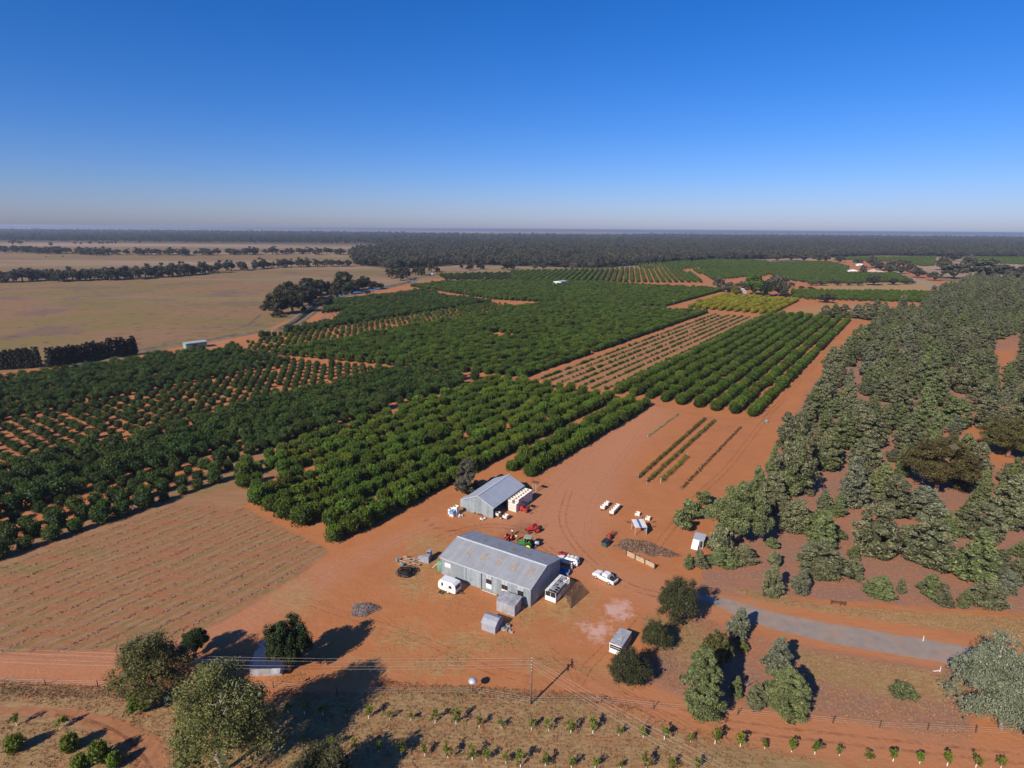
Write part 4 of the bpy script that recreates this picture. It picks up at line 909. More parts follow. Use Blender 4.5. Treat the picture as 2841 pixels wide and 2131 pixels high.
print('woodland', len(FP))
if len(rest): scatter('pine_wood', 'far part of the dense grey green pine wood', 'woodland', np.column_stack([rest[:, :2], np.zeros(len(rest))]), rp.uniform(0, 6.28, len(rest)), np.column_stack([rest[:, 2]/3.1, rest[:, 2]/3.1, rest[:, 3]/12]), rp.integers(0, 8, len(rest)), [psrc[k] for k in range(8)])

# ---------------------------------------------------------------- grass tufts and mulch windrows (too many to count)
def tufts(name, label, cat, P, size, m_, n=7, h=.35, sd=1):
    r = np.random.default_rng(sd); k = len(P); c = np.repeat(np.column_stack([P, np.zeros(k)]), n, 0); sz = np.repeat(size, n)
    c[:, :2] += r.normal(0, 1, (k*n, 2))*sz[:, None]*.45; c[:, 2] = r.uniform(.2, .9, k*n)*sz*h
    nn = r.normal(size=(k*n, 3)); nn[:, 2] *= .4; N = unit(nn); up = np.tile((0, 0, 1.0), (k*n, 1)); t = unit(up*.75 + r.normal(0, .6, (k*n, 3))); b = unit(np.cross(t, N)); s = (sz*r.uniform(.5, 1.1, k*n))[:, None]*.5
    v = np.stack([c - t*s*h*1.6, c + b*s*.45, c + t*s*h*2.0, c - b*s*.45], 1).reshape(-1, 3); v[:, 2] = np.maximum(v[:, 2], 0)
    return tag(link(name, foliage_mesh(name, v, np.clip(r.normal(.5, .25, k*n), 0, 1), m_)), label, cat, kind='stuff')
def in_poly(poly, n, r): a = np.array(poly); P = r.uniform(a.min(0), a.max(0), (n*4, 2)); return P[inside(P, [tuple(q) for q in poly])][:n]
rt = np.random.default_rng(3)
gpts = np.vstack([in_poly(dpoly((0,1485),(330,1495),(800,1495),(1290,1512),(1560,1590),(1760,1640),(1600,1659),(0,1659)), 9000, rt), in_poly(dpoly((0,1470),(330,1488),(300,1510),(0,1505)), 1200, rt), in_poly(dpoly((820,1470),(1300,1500),(1400,1540),(1280,1520),(820,1495)), 1500, rt)])
gpts = gpts[(segdist(gpts, [Dp(*p) for p in [(-60,1532),(0,1536),(130,1546),(190,1556),(240,1575),(310,1610),(345,1650)]]) > 1.5)]
tufts('dry_grass', 'dry straw coloured grass covering the foreground strip', 'grass', gpts, rt.uniform(.12, .38, len(gpts)), LM['verge'], 5, .35, 1)
vp = np.vstack([in_poly(dpoly((1580,1268),(1800,1312),(2212,1338),(2212,1382),(1900,1338),(1640,1298)), 3500, rt), in_poly(dpoly((1700,1400),(2085,1462),(2090,1600),(1800,1560),(1690,1480)), 3500, rt), in_poly(dpoly((1390,1330),(1540,1340),(1600,1400),(1480,1490),(1380,1470)), 1800, rt)])
tufts('verge_grass', 'tall dry yellow grass along the road verges', 'grass', vp, rt.uniform(.12, .4, len(vp)), LM['verge'], 5, .35, 2)
yp = []
for c in [(890,1255,45,40),(930,1210,40,25),(960,1280,30,20),(1010,1390,70,30),(1100,1390,60,14),(1220,1310,50,40),(940,1440,70,25),(880,1380,60,30),(990,1420,40,20),(1135,1330,35,25),(1170,1430,50,20),(640,1465,60,14),(1000,1300,60,30)]:
    yp.append(np.array([Dp(c[0]+c[2]*rt.normal(0, .5), c[1]+c[3]*rt.normal(0, .5)) for _ in range(130)]))
yp = np.vstack(yp); tufts('yard_grass', 'scattered dry grass tufts over the red farmyard', 'grass', yp, rt.uniform(.1, .34, len(yp)), LM['hay'], 5, .3, 3)
mp_ = []
for t in np.arange(96, 153, 3.9):
    s1 = float(np.interp(t, [96, 104, 138, 156], [58, 75, 76, 60])); s0 = -20
    s = np.arange(s0, s1, .28); s = s[rt.random(len(s)) < .62]; mp_.append(s[:, None]*U + (t + .3*np.sin(s*.21) + rt.normal(0, .16, len(s)))[:, None]*V)
mp_ = np.vstack(mp_); mp_ = mp_[in_view(mp_)]; keep = inside(mp_, dpoly((-60,1225),(0,1216),(380,1085),(530,1098),(718,1190),(640,1250),(470,1350),(330,1400),(0,1412),(-60,1412))); mp_ = mp_[keep]
tufts('mulch_rows', 'broken rows of grey mulch and dead stubs across the bare field', 'mulch', mp_, rt.uniform(.25, .65, len(mp_)), LM['mulch'], 5, .28, 4)
print('tufts', len(gpts), len(vp), len(yp), len(mp_))

# ================================================================== HAZE: pale even air round everything, sky outside
b = MB().box(-61000, 61000, -4200, 61000, -1.0, 72.5); hz = b.build('haze', None)
hm = bpy.data.materials.new('pale_haze'); hm.use_nodes = True; hm.node_tree.nodes.clear()
_o = hm.node_tree.nodes.new('ShaderNodeOutputMaterial'); _v = hm.node_tree.nodes.new('ShaderNodeVolumePrincipled')
_v.inputs['Density'].default_value = 8.0e-5; _v.inputs['Color'].default_value = rgb(.66, .77, .95); _v.inputs['Anisotropy'].default_value = .2
hm.node_tree.links.new(_v.outputs[0], _o.inputs['Volume']); hz.data.materials.append(hm)
tag(hz, 'pale bluish haze in the far air', 'haze', kind='stuff')

# low wooded rises closing the horizon
mrise = mat('far_wooded_rise', (.075, .08, .06), .95, .25, .0006)
for y0, hh, sd in ((17000, 46, 1), (23000, 64, 2)):
    r = np.random.default_rng(sd); X = np.arange(-26000, 26001, 400); H_ = hh*(1 + .12*np.interp(X, np.arange(-26000, 26001, 2600), r.normal(0, 1, 21)))
    vs = [(x, y0-900, -.5) for x in X] + [(x, y0, h) for x, h in zip(X, H_)] + [(x, y0+1500, -.5) for x in X]; n_ = len(X)
    tag(MB().add(vs, [(k*n_+i, k*n_+i+1, (k+1)*n_+i+1, (k+1)*n_+i) for k in range(2) for i in range(n_-1)]).build('hills', mrise, smooth=True), 'low dark wooded rise along the horizon', 'hills', 'horizon rises', 'structure')

# ================================================================== BUILDINGS
M = dict(
    iron=mat('galvanised_iron', (.315, .325, .335), .6, .08, .8, .1, rust=(.29, .27, .26), rust_amt=.3, rnd=.05, streak=True),
    iron_wall=mat('blue_grey_iron_wall', (.27, .315, .335), .65, .16, 1.4, .15, rust=(.20, .21, .22), rust_amt=.6, rnd=.10, streak=True),
    iron_old=mat('weathered_iron', (.36, .36, .37), .6, .25, 1.6, .2, rust=(.22, .19, .19), rust_amt=.5, rnd=.14, streak=True),
    iron_light=mat('pale_zinc_iron', (.46, .485, .51), .5, .06, .8, .25, rnd=.03, streak=True),
    trim=mat('pale_flashing', (.47, .51, .53), .55, .08),
    sky_tan=mat('old_fibreglass_sheet', (.33, .27, .22), .7, .2, 2.0, rust=(.26, .20, .13), rust_amt=.6),
    white=mat('white_paint', (.74, .735, .72), .45, .05, 2.0, rust=(.55, .45, .36), rust_amt=.25),
    white_old=mat('aged_white_paint', (.72, .70, .67), .6, .12, 2.0, rust=(.42, .31, .24), rust_amt=.45),
    cream=mat('cream_bin_plastic', (.70, .63, .55), .6, .06, 2.0, rust=(.60, .45, .34), rust_amt=.3, rnd=.05),
    grey=mat('grey_paint', (.30, .31, .34), .6, .12, 1.5), dark=mat('dark_steel', (.03, .03, .034), .6, .2), black=mat('black_rubber', (.022, .021, .02), .85, .2),
    rust=mat('rusty_steel', (.19, .075, .038), .9, .35, 3.0, rust=(.09, .04, .025), rust_amt=.6), red=mat('red_paint', (.50, .035, .028), .45, .12, 2.0, rust=(.30, .10, .05), rust_amt=.3),
    green=mat('green_paint', (.03, .20, .055), .45, .1), green_tank=mat('green_poly_tank', (.13, .29, .17), .6, .1), palegreen=mat('pale_green_roof', (.26, .36, .24), .6, .1),
    yellow=mat('hivis_yellow', (.78, .80, .03), .8, .04), blue=mat('blue_paint', (.03, .16, .42), .5, .1), blue_light=mat('light_blue_plastic', (.10, .32, .62), .5, .08),
    wood=mat('weathered_timber', (.27, .17, .105), .9, .3, 3.0, rnd=.12), wood_dark=mat('dark_timber_post', (.085, .055, .04), .9, .3, 3.0), wood_pale=mat('pale_timber', (.42, .31, .21), .9, .25, 3.0, rnd=.15),
    pole=mat('power_pole_timber', (.17, .115, .085), .9, .3, 2.0), wire=mat('weathered_wire', (.42, .34, .28), .5, .1), concrete=mat('concrete_slab', (.33, .27, .23), .9, .15),
    roof_blue=mat('blue_iron_roof', (.022, .032, .075), .5, .12, 1.0), roof_red=mat('red_iron_roof', (.36, .10, .075), .7, .12), brick=mat('cream_brick', (.46, .36, .27), .8, .1),
    skin=mat('skin', (.40, .22, .15), .6, .05), denim=mat('navy_trousers', (.035, .04, .07), .9, .1), khaki=mat('khaki_trousers', (.22, .16, .10), .9, .1), cloth=mat('white_shirt', (.74, .74, .76), .9, .05), hair=mat('dark_hair', (.03, .022, .018), .8, .1),
    glass=glass_mat('dark_glass'), lens=mat('headlight_lens', (.7, .72, .74), .2, .02), tail=mat('tail_light', (.35, .02, .02), .3, .02), pipe=mat('black_poly_pipe', (.018, .018, .02), .6, .1), drum=mat('blue_drum', (.12, .28, .36), .6, .15), mesh=mat('shade_net', (.075, .045, .035), .9, .2))
def local(th, o): return lambda x, y: (o[0]+x*math.cos(th)-y*math.sin(th), o[1]+x*math.sin(th)+y*math.cos(th))
def sheet_wall(parent, p0, p1, zfun, n, m, t=.05, name='wall_sheet', skip=None):
    """wall of separate corrugated sheets from p0 to p1 (local 2-D), top given by zfun(fraction)"""
    p0, p1 = np.array(p0), np.array(p1); d = (p1-p0)/n; L = np.hypot(*d); nn = np.array((-d[1], d[0]))/L*t
    for k in range(n):
        if skip and skip(k/n): continue
        a, c = p0+d*k*1.0, p0+d*(k+.985); s = -.004*(k % 2); off = nn*0
        za, zc = zfun(k/n), zfun((k+.985)/n)
        MB().hexa([(*(a+off), 0), (*(c+off), 0), (*(c+nn), 0), (*(a+nn), 0)], [(*(a+off), za), (*(c+off), zc), (*(c+nn), zc), (*(a+nn), za)]).build(name, m, parent)
def roof_slope(parent, x0, x1, y0, z0, y1, z1, n, m, t=.05, name='roof_sheet', axis='x'):
    """slope of n overlapping sheets; runs along axis, falls from (y1,z1) to (y0,z0)"""
    L = (x1-x0)/n; me = None
    for k in range(n):
        a, c = x0+k*L, x0+(k+.99)*L; q = .006*(k % 2)
        P = [(a, y0, z0+q), (c, y0, z0+q), (c, y1, z1+q), (a, y1, z1+q)]
        if axis == 'y': P = [(p[1], p[0], p[2]) for p in P]
        MB().hexa(P, [(p[0], p[1], p[2]+t) for p in P]).build(name, m, parent)

# ---- big machinery shed
SH = dict(o=(-14.49, 108.98), th=-.54, L=21.41, W=12.37, he=4.06, hr=5.68)
o, L, W, he, hr = SH['o'], SH['L'], SH['W'], SH['he'], SH['hr']
shed = thing('machinery_shed', 'long grey corrugated iron machinery shed with tan skylights in its roof', 'shed', o, SH['th'])
sheet_wall(shed, (0, 0), (L, 0), lambda f: he-.03, 20, M['iron_wall'])
sheet_wall(shed, (L, 0), (L, W), lambda f: he + (hr-he)*(1-abs(2*f-1)) - .05, 12, M['iron_wall'])
sheet_wall(shed, (L, W), (0, W), lambda f: he-.03, 20, M['iron_wall'], skip=lambda f: .32 < f < .58)
sheet_wall(shed, (0, W), (0, 0), lambda f: he + (hr-he)*(1-abs(2*f-1)) - .05, 12, M['iron_wall'])
sl = (hr-he)/(W/2)
roof_slope(shed, -.18, L+.18, -.3, he-.3*sl, W/2, hr, 22, M['iron']); roof_slope(shed, -.18, L+.18, W+.3, he-.3*sl, W/2, hr, 22, M['iron'])
MB().hexa([(-.2, W/2-.3, hr-.06+.06), (L+.2, W/2-.3, hr), (L+.2, W/2, hr+.09), (-.2, W/2, hr+.09)], [(-.2, W/2-.3, hr+.03), (L+.2, W/2-.3, hr+.03), (L+.2, W/2, hr+.12), (-.2, W/2, hr+.12)]).build('ridge_capping', M['trim'], shed)
for fx, m_ in zip((.235, .40, .57, .74, .91), ('sky_tan',)*5):
    x = fx*L
    for s, y0, y1 in ((1, 2.3, 4.5), (-1, W-4.4, W-2.6)):
        z0, z1 = (he+sl*y0, he+sl*y1) if s == 1 else (he+sl*(W-y0), he+sl*(W-y1))
        MB().hexa([(x-.5, y0, z0+.062), (x+.5, y0, z0+.062), (x+.5, y1, z1+.062), (x-.5, y1, z1+.062)], [(x-.5, y0, z0+.085), (x+.5, y0, z0+.085), (x+.5, y1, z1+.085), (x-.5, y1, z1+.085)]).build('skylight', M[m_], shed)
for x in (0, L):
    for y0, z0 in ((-.3, he-.3*sl), (W+.3, he-.3*sl)):
        MB().bar((x+(.2 if x else -.2), y0, z0+.04), (x+(.2 if x else -.2), W/2, hr+.05), .06, .18).build('barge_board', M['trim'], shed)
d = MB().box(.30*L, .475*L, -.10, -.02, .05, 3.55).build('sliding_door', M['iron_wall'], shed)
for q in (.30, .475): MB().box(q*L-.05, q*L+.05, -.13, -.101, .05, 3.6).build('door_stile', M['dark'], d)
MB().box(.30*L+.06, .475*L-.06, -.125, -.101, 1.85, 1.93).build('door_rail', M['grey'], d)
MB().box(.13*L, .49*L, -.16, -.02, 3.6, 3.74).build('door_track', M['grey'], shed)
MB().box(.045*L, .115*L, -.05, -.003, 2.05, 3.0).build('patch_panel', M['white_old'], shed)
for k, (a, c) in enumerate(((.525, .585), (.695, .76), (.865, .925))):
    w_ = thing('window', None, None, (0, 0, 0)); w_.parent = shed
    for q in (0, 1): MB().box((a+(c-a)*q*.5)*L+.03, (a+(c-a)*(q+1)*.5)*L-.03, -.06, -.003, 2.75, 3.85).build('window_shutter', M['iron_light'], w_)
    MB().box(a*L, c*L, -.04, -.003, 1.75, 2.7).build('pane', M['glass'], w_)
    MB().box((a+c)/2*L-.04, (a+c)/2*L+.04, -.065, -.041, 1.75, 2.7).build('mullion', M['wood_dark'], w_)
    MB().box(a*L, c*L, -.05, -.003, (.7, 1.35, 1.4)[k], 1.7).build('sill_panel', M['white_old'], w_)
MB().box(-.1, L+.05, -.38, -.3, he-.17, he-.06).build('gutter', M['trim'], shed)
MB().tube([(.05, -.34, he-.1), (.05, -.1, he-.6), (.05, -.1, .2)], .05, 6).build('downpipe', M['trim'], shed)
MB().box(10.5, 14.0, -.5, -.12, .05, .22).build('timber_step', M['wood_pale'], shed); MB().tube([(10.6, -.7, .3), (14.1, -.65, .34)], .06, 6).build('pipe_rail', M['trim'], shed)
MB().box(.1, L-.1, .1, W-.1, -.02, .03).build('floor_slab', M['concrete'], shed)
pos = local(SH['th'], o)
tk = thing('water_tank', 'green poly water tank at the end of the machinery shed', 'tank', pos(-.95, .9))
MB().lathe([(.62, 0), (.68, .1), (.68, 2.0), (.55, 2.15), (.15, 2.25)], 18).build('tank_body', M['green_tank'], tk, True); MB().lathe([(.18, 2.24), (.18, 2.32), (.02, 2.34)], 12).build('lid', M['green_tank'], tk)
MB().tube([(.1, -.72, 2.1), (.7, -.8, 1.9), (.75, -.78, .1)], .05, 6).build('overflow_pipe', M['white'], tk); MB().tube([(-1.7, -.2, .7), (-.6, -.1, 1.7)], .045, 6).build('inlet_pipe', M['white'], tk)

# ---- packing shed
PK = dict(o=(-12.33, 138.1), th=-.53, W=9.2, L=15.24, he=2.96, hr=5.02)
o2, W2, L2, he2, hr2 = PK['o'], PK['W'], PK['L'], PK['he'], PK['hr']
ps = thing('packing_shed', 'smaller pale zinc roofed packing shed, open along the bin stack', 'shed', o2, PK['th'])
gab = lambda f: he2 + (hr2-he2)*(1-abs(2*f-1)) - .06
sheet_wall(ps, (0, 0), (W2, 0), gab, 10, M['iron_wall']); sheet_wall(ps, (W2, L2), (0, L2), gab, 10, M['iron_wall']); sheet_wall(ps, (0, L2), (0, 0), lambda f: he2-.05, 14, M['iron_wall'])
sheet_wall(ps, (W2, 0), (W2, L2), lambda f: he2-.05, 14, M['iron_wall'], skip=lambda f: f < .40)
s2 = (hr2-he2)/(W2/2)
roof_slope(ps, -.25, L2+.25, -.25, he2-.25*s2, W2/2, hr2, 15, M['iron_light'], axis='y'); roof_slope(ps, -.25, L2+.25, W2+.3, he2-.3*s2, W2/2, hr2, 15, M['iron_light'], axis='y')
MB().bar((W2/2, -.28, hr2+.08), (W2/2, L2+.28, hr2+.08), .4, .05).build('ridge_capping', M['trim'], ps)
for a in (-.25, W2+.3): MB().bar((a, -.28, he2-.25*s2+.03), (W2/2, -.28, hr2+.04), .06, .16).build('barge_board', M['trim'], ps)
for y in (.05, 3.1, 6.15): MB().box(W2-.1, W2+.06, y-.06, y+.06, 0, he2-.08).build('post', M['dark'], ps)
MB().box(.1, W2-.1, .1, L2-.1, -.02, .025).build('floor_slab', M['concrete'], ps)
p2 = local(PK['th'], o2)
lh = thing('tool_hut', 'small dark iron hut leaning against the packing shed', 'hut', p2(-1.75, 1.2), PK['th'])
for nm, bx in (('wall', (0, 1.6, 0, 2.2, 0, 1.9)),): MB().box(*bx).build(nm, M['grey'], lh)
MB().hexa([(-.1, -.1, 1.91), (.8, -.1, 2.3), (.8, 2.3, 2.3), (-.1, 2.3, 1.91)], [(-.1, -.1, 1.96), (.8, -.1, 2.35), (.8, 2.3, 2.35), (-.1, 2.3, 1.96)]).build('roof_sheet', M['iron_light'], lh)
MB().hexa([(.8, -.1, 2.3), (1.7, -.1, 1.91), (1.7, 2.3, 1.91), (.8, 2.3, 2.3)], [(.8, -.1, 2.35), (1.7, -.1, 1.96), (1.7, 2.3, 1.96), (.8, 2.3, 2.35)]).build('roof_sheet', M['iron_light'], lh)

# ---- annex and garden shed
ax = thing('iron_store', 'small skillion iron store patched with old sheets before the machinery shed', 'shed', (-2.61, 96.88), -.50)
for p0, p1, zf, n in (((0, 0), (3.9, 0), lambda f: 2.25, 8), ((3.9, 0), (3.9, 2.7), lambda f: 2.25+.35*f, 5), ((3.9, 2.7), (0, 2.7), lambda f: 2.6, 8), ((0, 2.7), (0, 0), lambda f: 2.6-.35*f, 5)): sheet_wall(ax, p0, p1, zf, n, M['iron_old'], .04)
roof_slope(ax, -.12, 4.02, -.15, 2.25, 2.8, 2.63, 9, M['iron_old'], .03)
gs = thing('garden_shed', 'little grey barn shaped garden shed standing alone', 'shed', (-5.17, 91.34), -.48)
sheet_wall(gs, (0, 0), (2.82, 0), lambda f: 1.55, 4, M['grey'], .04); sheet_wall(gs, (2.82, 3.0), (0, 3.0), lambda f: 1.55, 4, M['grey'], .04)
bp = lambda f: float(np.interp(f, [0, .22, .5, .78, 1], [1.53, 2.05, 2.32, 2.05, 1.53]))
sheet_wall(gs, (2.82, 0), (2.82, 3.0), bp, 6, M['grey'], .04); sheet_wall(gs, (0, 3.0), (0, 0), bp, 6, M['grey'], .04)
for (ya, za), (yb, zb_) in zip([(-.1, 1.5), (.66, 2.07), (1.5, 2.34), (2.34, 2.07)], [(.66, 2.07), (1.5, 2.34), (2.34, 2.07), (3.1, 1.5)]):
    MB().hexa([(-.1, ya, za), (2.92, ya, za), (2.92, yb, zb_), (-.1, yb, zb_)], [(-.1, ya, za+.04), (2.92, ya, za+.04), (2.92, yb, zb_+.04), (-.1, yb, zb_+.04)]).build('roof_panel', M['grey'], gs)
MB().box(.55, 1.35, -.05, -.003, .05, 1.45).build('door', M['grey'], gs); MB().box(1.38, 2.2, -.05, -.003, .05, 1.45).build('door', M['grey'], gs)

# ---- caravan
def wheel(parent, x, y, r, w_, rim='white', axis='y'):
    t = MB(); n = 16
    def ring(rr, yy): return [(x+rr*math.cos(2*math.pi*k/n), yy, r+rr*math.sin(2*math.pi*k/n)) for k in range(n)]
    t.loft([ring(r*.62, y-w_/2), ring(r*.93, y-w_/2), ring(r, y-w_*.3), ring(r, y+w_*.3), ring(r*.93, y+w_/2), ring(r*.62, y+w_/2)])
    o = t.build('wheel', M['black'], parent, True); MB().loft([ring(r*.6, y-w_*.53), ring(r*.6, y+w_*.53)]).build('rim', M[rim], o); return o
cv = thing('caravan', 'small white caravan parked beside the machinery shed', 'caravan', local(-.53, (-14.45, 103.3))(2.1, 1.0), -.53)
prof = [(-2.1, .75), (-2.15, 1.3), (-1.95, 2.1), (-1.7, 2.35), (1.7, 2.35), (1.95, 2.15), (2.15, 1.3), (2.05, .55), (1.7, .42), (-1.8, .42)]
MB().loft([[(x, -1.0, z) for x, z in prof], [(x*1.01, -.96, z*1.0) for x, z in prof], [(x*1.01, .96, z) for x, z in prof], [(x, 1.0, z) for x, z in prof]]).build('body', M['white'], cv)
MB().box(-1.75, 1.5, -.93, .93, 2.352, 2.46).build('pop_top_roof', M['white'], cv, bevel=.03)
MB().box(-2.13, 2.12, -1.02, -1.003, 1.15, 1.21).build('stripe', M['green_tank'], cv)
for x0, x1, z0, z1 in ((-1.3, -.85, 1.35, 2.0), (.5, 1.2, 1.3, 1.85)): MB().box(x0, x1, -1.03, -1.004, z0, z1).build('window', M['glass'], cv)
MB().hexa([(2.13, -.75, 1.36), (2.13, .75, 1.36), (1.98, .75, 2.02), (1.98, -.75, 2.02)], [(2.17, -.75, 1.36), (2.17, .75, 1.36), (2.02, .75, 2.02), (2.02, -.75, 2.02)]).build('front_window', M['glass'], cv)
MB().box(-1.32, -.83, -1.015, -1.002, .55, 1.30).build('door', M['white_old'], cv)
for y in (-.9, .9): wheel(cv, .25, y, .33, .2)
MB().bar((2.0, -.5, .5), (3.1, 0, .45), .07).build('drawbar', M['dark'], cv); MB().bar((2.0, .5, .5), (3.1, 0, .45), .07).build('drawbar', M['dark'], cv); wheel(cv, 2.35, .55, .2, .12)
stp = thing('rubber_mat', 'dark square mat on the ground at the caravan door', 'mat', zA(555, 1500), -.53); MB().box(-.65, .65, -.45, .45, .0, .04).build('mat_sheet', M['dark'], stp)

# ---- old bus shell under a collapsed shade net
bs = thing('bus_shell', 'gutted white bus shell with a stripped roof beside the machinery shed', 'bus', (6.75, 100.2), -.55)
bw, bl, bh = 2.3, 6.3, 2.3
MB().box(0, bw, 0, .06, .15, 1.15).build('front_panel', M['white'], bs); MB().box(0, .06, .06, bl, .15, 2.2).build('side_panel', M['white_old'], bs); MB().box(bw-.06, bw, .06, bl, .15, 1.3).build('side_panel', M['white_old'], bs); MB().box(.06, bw-.06, bl-.06, bl, .15, 2.2).build('rear_panel', M['white_old'], bs)
for x in (.03, bw/2, bw-.03): MB().bar((x, .03, 1.15), (x, .1, 2.2), .07).build('window_pillar', M['white'], bs)
MB().box(.08, bw-.08, .05, .075, 1.2, 2.1).build('windscreen', M['glass'], bs)
MB().box(-.05, .55, -.05, bl, 2.2, 2.26).build('roof_edge', M['white_old'], bs)
for y in np.linspace(.1, bl-.1, 9): MB().bar((.5, y, 2.28), (bw, y, 2.22), .07, .05).build('roof_bow', M['iron_light'], bs)
for x in (.9, 1.5, bw-.02): MB().bar((x, 0, 2.25), (x, bl, 2.25), .06, .05).build('roof_stringer', M['iron_light'], bs)
for x0, x1, y0, y1 in ((.62, 1.45, .9, 1.9), (1.55, 2.2, 2.4, 3.6), (.65, 1.4, 3.1, 3.9), (.7, 1.45, 5.0, 5.9)): MB().box(x0, x1, y0, y1, 2.29, 2.32).build('roof_patch', M['iron_old'], bs)
MB().box(.1, bw-.1, .1, bl-.1, .2, .3).build('floor', M['dark'], bs)
nt = thing('shade_net', 'torn dark shade net sagging from poles beside the bus shell', 'net', (6.75, 100.2), -.55)
def net_patch(pts, nu, nv, sag):
    A, B_, Cc, Dd = [Vector(p) for p in pts]; m = MB(); g = [[A.lerp(B_, u/nu).lerp(Dd.lerp(Cc, u/nu), v/nv) - Vector((0, 0, sag*math.sin(math.pi*u/nu)*math.sin(math.pi*v/nv))) for u in range(nu+1)] for v in range(nv+1)]
    for v in range(nv+1):
        for u in range(nu):
            m.bar(g[v][u], g[v][u+1], .05, .03)
    for v in range(nv):
        for u in range(nu+1): m.bar(g[v][u], g[v+1][u], .05, .03)
    return m
net_patch([(bw, .4, 2.2), (bw, bl, 2.2), (bw+1.7, bl-.2, 1.5), (bw+1.6, 1.4, 1.4)], 24, 8, .25).build('upper_netting', M['mesh'], nt)
net_patch([(bw+1.6, 1.2, 1.4), (bw+1.7, bl-.2, 1.5), (bw+4.0, bl+.6, .05), (bw+3.2, .2, .05)], 22, 11, .15).build('lower_netting', M['mesh'], nt)
for x, y, z in ((bw+1.6, 1.4, 1.55), (bw+1.7, 3.6, 1.6), (bw+1.7, bl-.2, 1.6)): MB().tube([(x, y, 0), (x, y, z)], .035, 6).build('pole', M['iron_light'], nt)

# ---- old van with grey roof
vn = thing('old_van', 'old forward control van with a flat grey roof and white front', 'van', (16.95, 85.5), -.56)
vw, vl = 2.15, 4.6
MB().hexa([(0, 0, .35), (vw, 0, .35), (vw, vl, .35), (0, vl, .35)], [(.02, .05, 2.05), (vw-.02, .05, 2.05), (vw-.02, vl, 2.05), (.02, vl, 2.05)]).build('body', M['grey'], vn)
MB().box(.02, vw-.02, -.05, -.002, .35, 1.1).build('front_panel', M['white'], vn, bevel=.02); MB().box(-.05, vw+.05, -.12, vl+.05, 2.06, 2.16).build('roof', M['iron_old'], vn, bevel=.03)
MB().box(-.05, vw+.05, -.16, -.125, 2.0, 2.17).build('roof_visor', M['white'], vn); MB().box(.12, vw-.12, -.03, -.001, 1.2, 1.95).build('windscreen', M['glass'], vn)
for x in (.06, vw-.06): MB().box(x-.05, x+.05, -.05, -.001, 1.1, 2.0).build('pillar', M['white'], vn)
MB().box(.3, vw-.3, -.06, -.031, 1.5, 1.56).build('window_bar', M['white'], vn); MB().box(-.02, vw+.02, -.16, -.06, .36, .55).build('bumper', M['white_old'], vn)
MB().box(.75, 1.55, 1.5, 2.7, 2.161, 2.24).build('roof_hatch', M['iron_old'], vn)
for x in (.25, vw-.25): MB().lathe([(.1, 0), (.1, .03)], 10).build('headlight', M['lens'], vn).matrix_local = Matrix.Translation((x, -.06, .8)) @ Matrix.Rotation(math.pi/2, 4, 'X')
for q in (-.56,):
    for x, y in ((.15, .8), (vw-.15, .8), (.15, 3.6), (vw-.15, 3.6)):
        w_ = wheel(vn, 0, 0, .33, .2, 'grey'); w_.matrix_local = Matrix.Translation((x, y, 0)) @ Matrix.Rotation(math.pi/2, 4, 'Z')

# ---- shelter with blue stripe, white hut
a, b_ = zQ(893, 1030), zQ(1068, 1025); th = math.atan2(*(b_-a)[::-1]); w_ = float(np.hypot(*(b_-a)))
sh = thing('iron_shelter', 'open sided shelter with white roof sheets and one blue sheet', 'shelter', a, th)
for k in range(5): MB().hexa([(-.1+k*(w_+.2)/5, -.1, 2.15), (-.1+(k+.98)*(w_+.2)/5, -.1, 2.15), (-.1+(k+.98)*(w_+.2)/5, 3.3, 2.5), (-.1+k*(w_+.2)/5, 3.3, 2.5)], [(-.1+k*(w_+.2)/5, -.1, 2.19), (-.1+(k+.98)*(w_+.2)/5, -.1, 2.19), (-.1+(k+.98)*(w_+.2)/5, 3.3, 2.54), (-.1+k*(w_+.2)/5, 3.3, 2.54)]).build('roof_sheet', M['blue'] if k == 2 else M['cream'], sh)
for x, y, z in ((0, 0, 2.14), (w_, 0, 2.14), (0, 3.1, 2.46), (w_, 3.1, 2.46)): MB().box(x-.05, x+.05, y-.05, y+.05, 0, z).build('post', M['iron_light'], sh)
MB().bar((0, 0, 2.05), (w_, 0, 2.05), .08).build('beam', M['iron_light'], sh); MB().bar((0, 3.1, 1.0), (w_, 3.1, 1.0), .06).build('rail', M['iron_light'], sh); MB().box(w_-.03, w_+.02, .05, 3.0, .4, 2.2).build('end_sheet', M['iron_old'], sh)
wh = thing('white_hut', 'little white hut with a grey roof at the edge of the pines', 'hut', (41.63, 120.6), -.49)
for nm, bx, m_ in (('wall', (0, 2.2, .12, 2.5, 0, 2.15), 'grey'), ('door_sheet', (-.05, 1.3, -.05, .1, 0, 1.9), 'white')): MB().box(*bx).build(nm, M[m_], wh)
MB().hexa([(-.15, -.15, 2.16), (2.35, -.15, 2.16), (2.35, 2.65, 2.4), (-.15, 2.65, 2.4)], [(-.15, -.15, 2.21), (2.35, -.15, 2.21), (2.35, 2.65, 2.45), (-.15, 2.65, 2.45)]).build('roof', M['iron_light'], wh)
MB().hexa([(-.2, -1.3, .1), (1.2, -1.3, .1), (1.3, -.06, 1.85), (-.1, -.06, 1.85)], [(-.2, -1.3, .14), (1.2, -1.3, .14), (1.3, -.06, 1.9), (-.1, -.06, 1.9)]).build('white_sheet', M['white'], wh); MB().box(1.5, 2.0, .06, .118, .2, 1.8).build('window', M['glass'], wh)

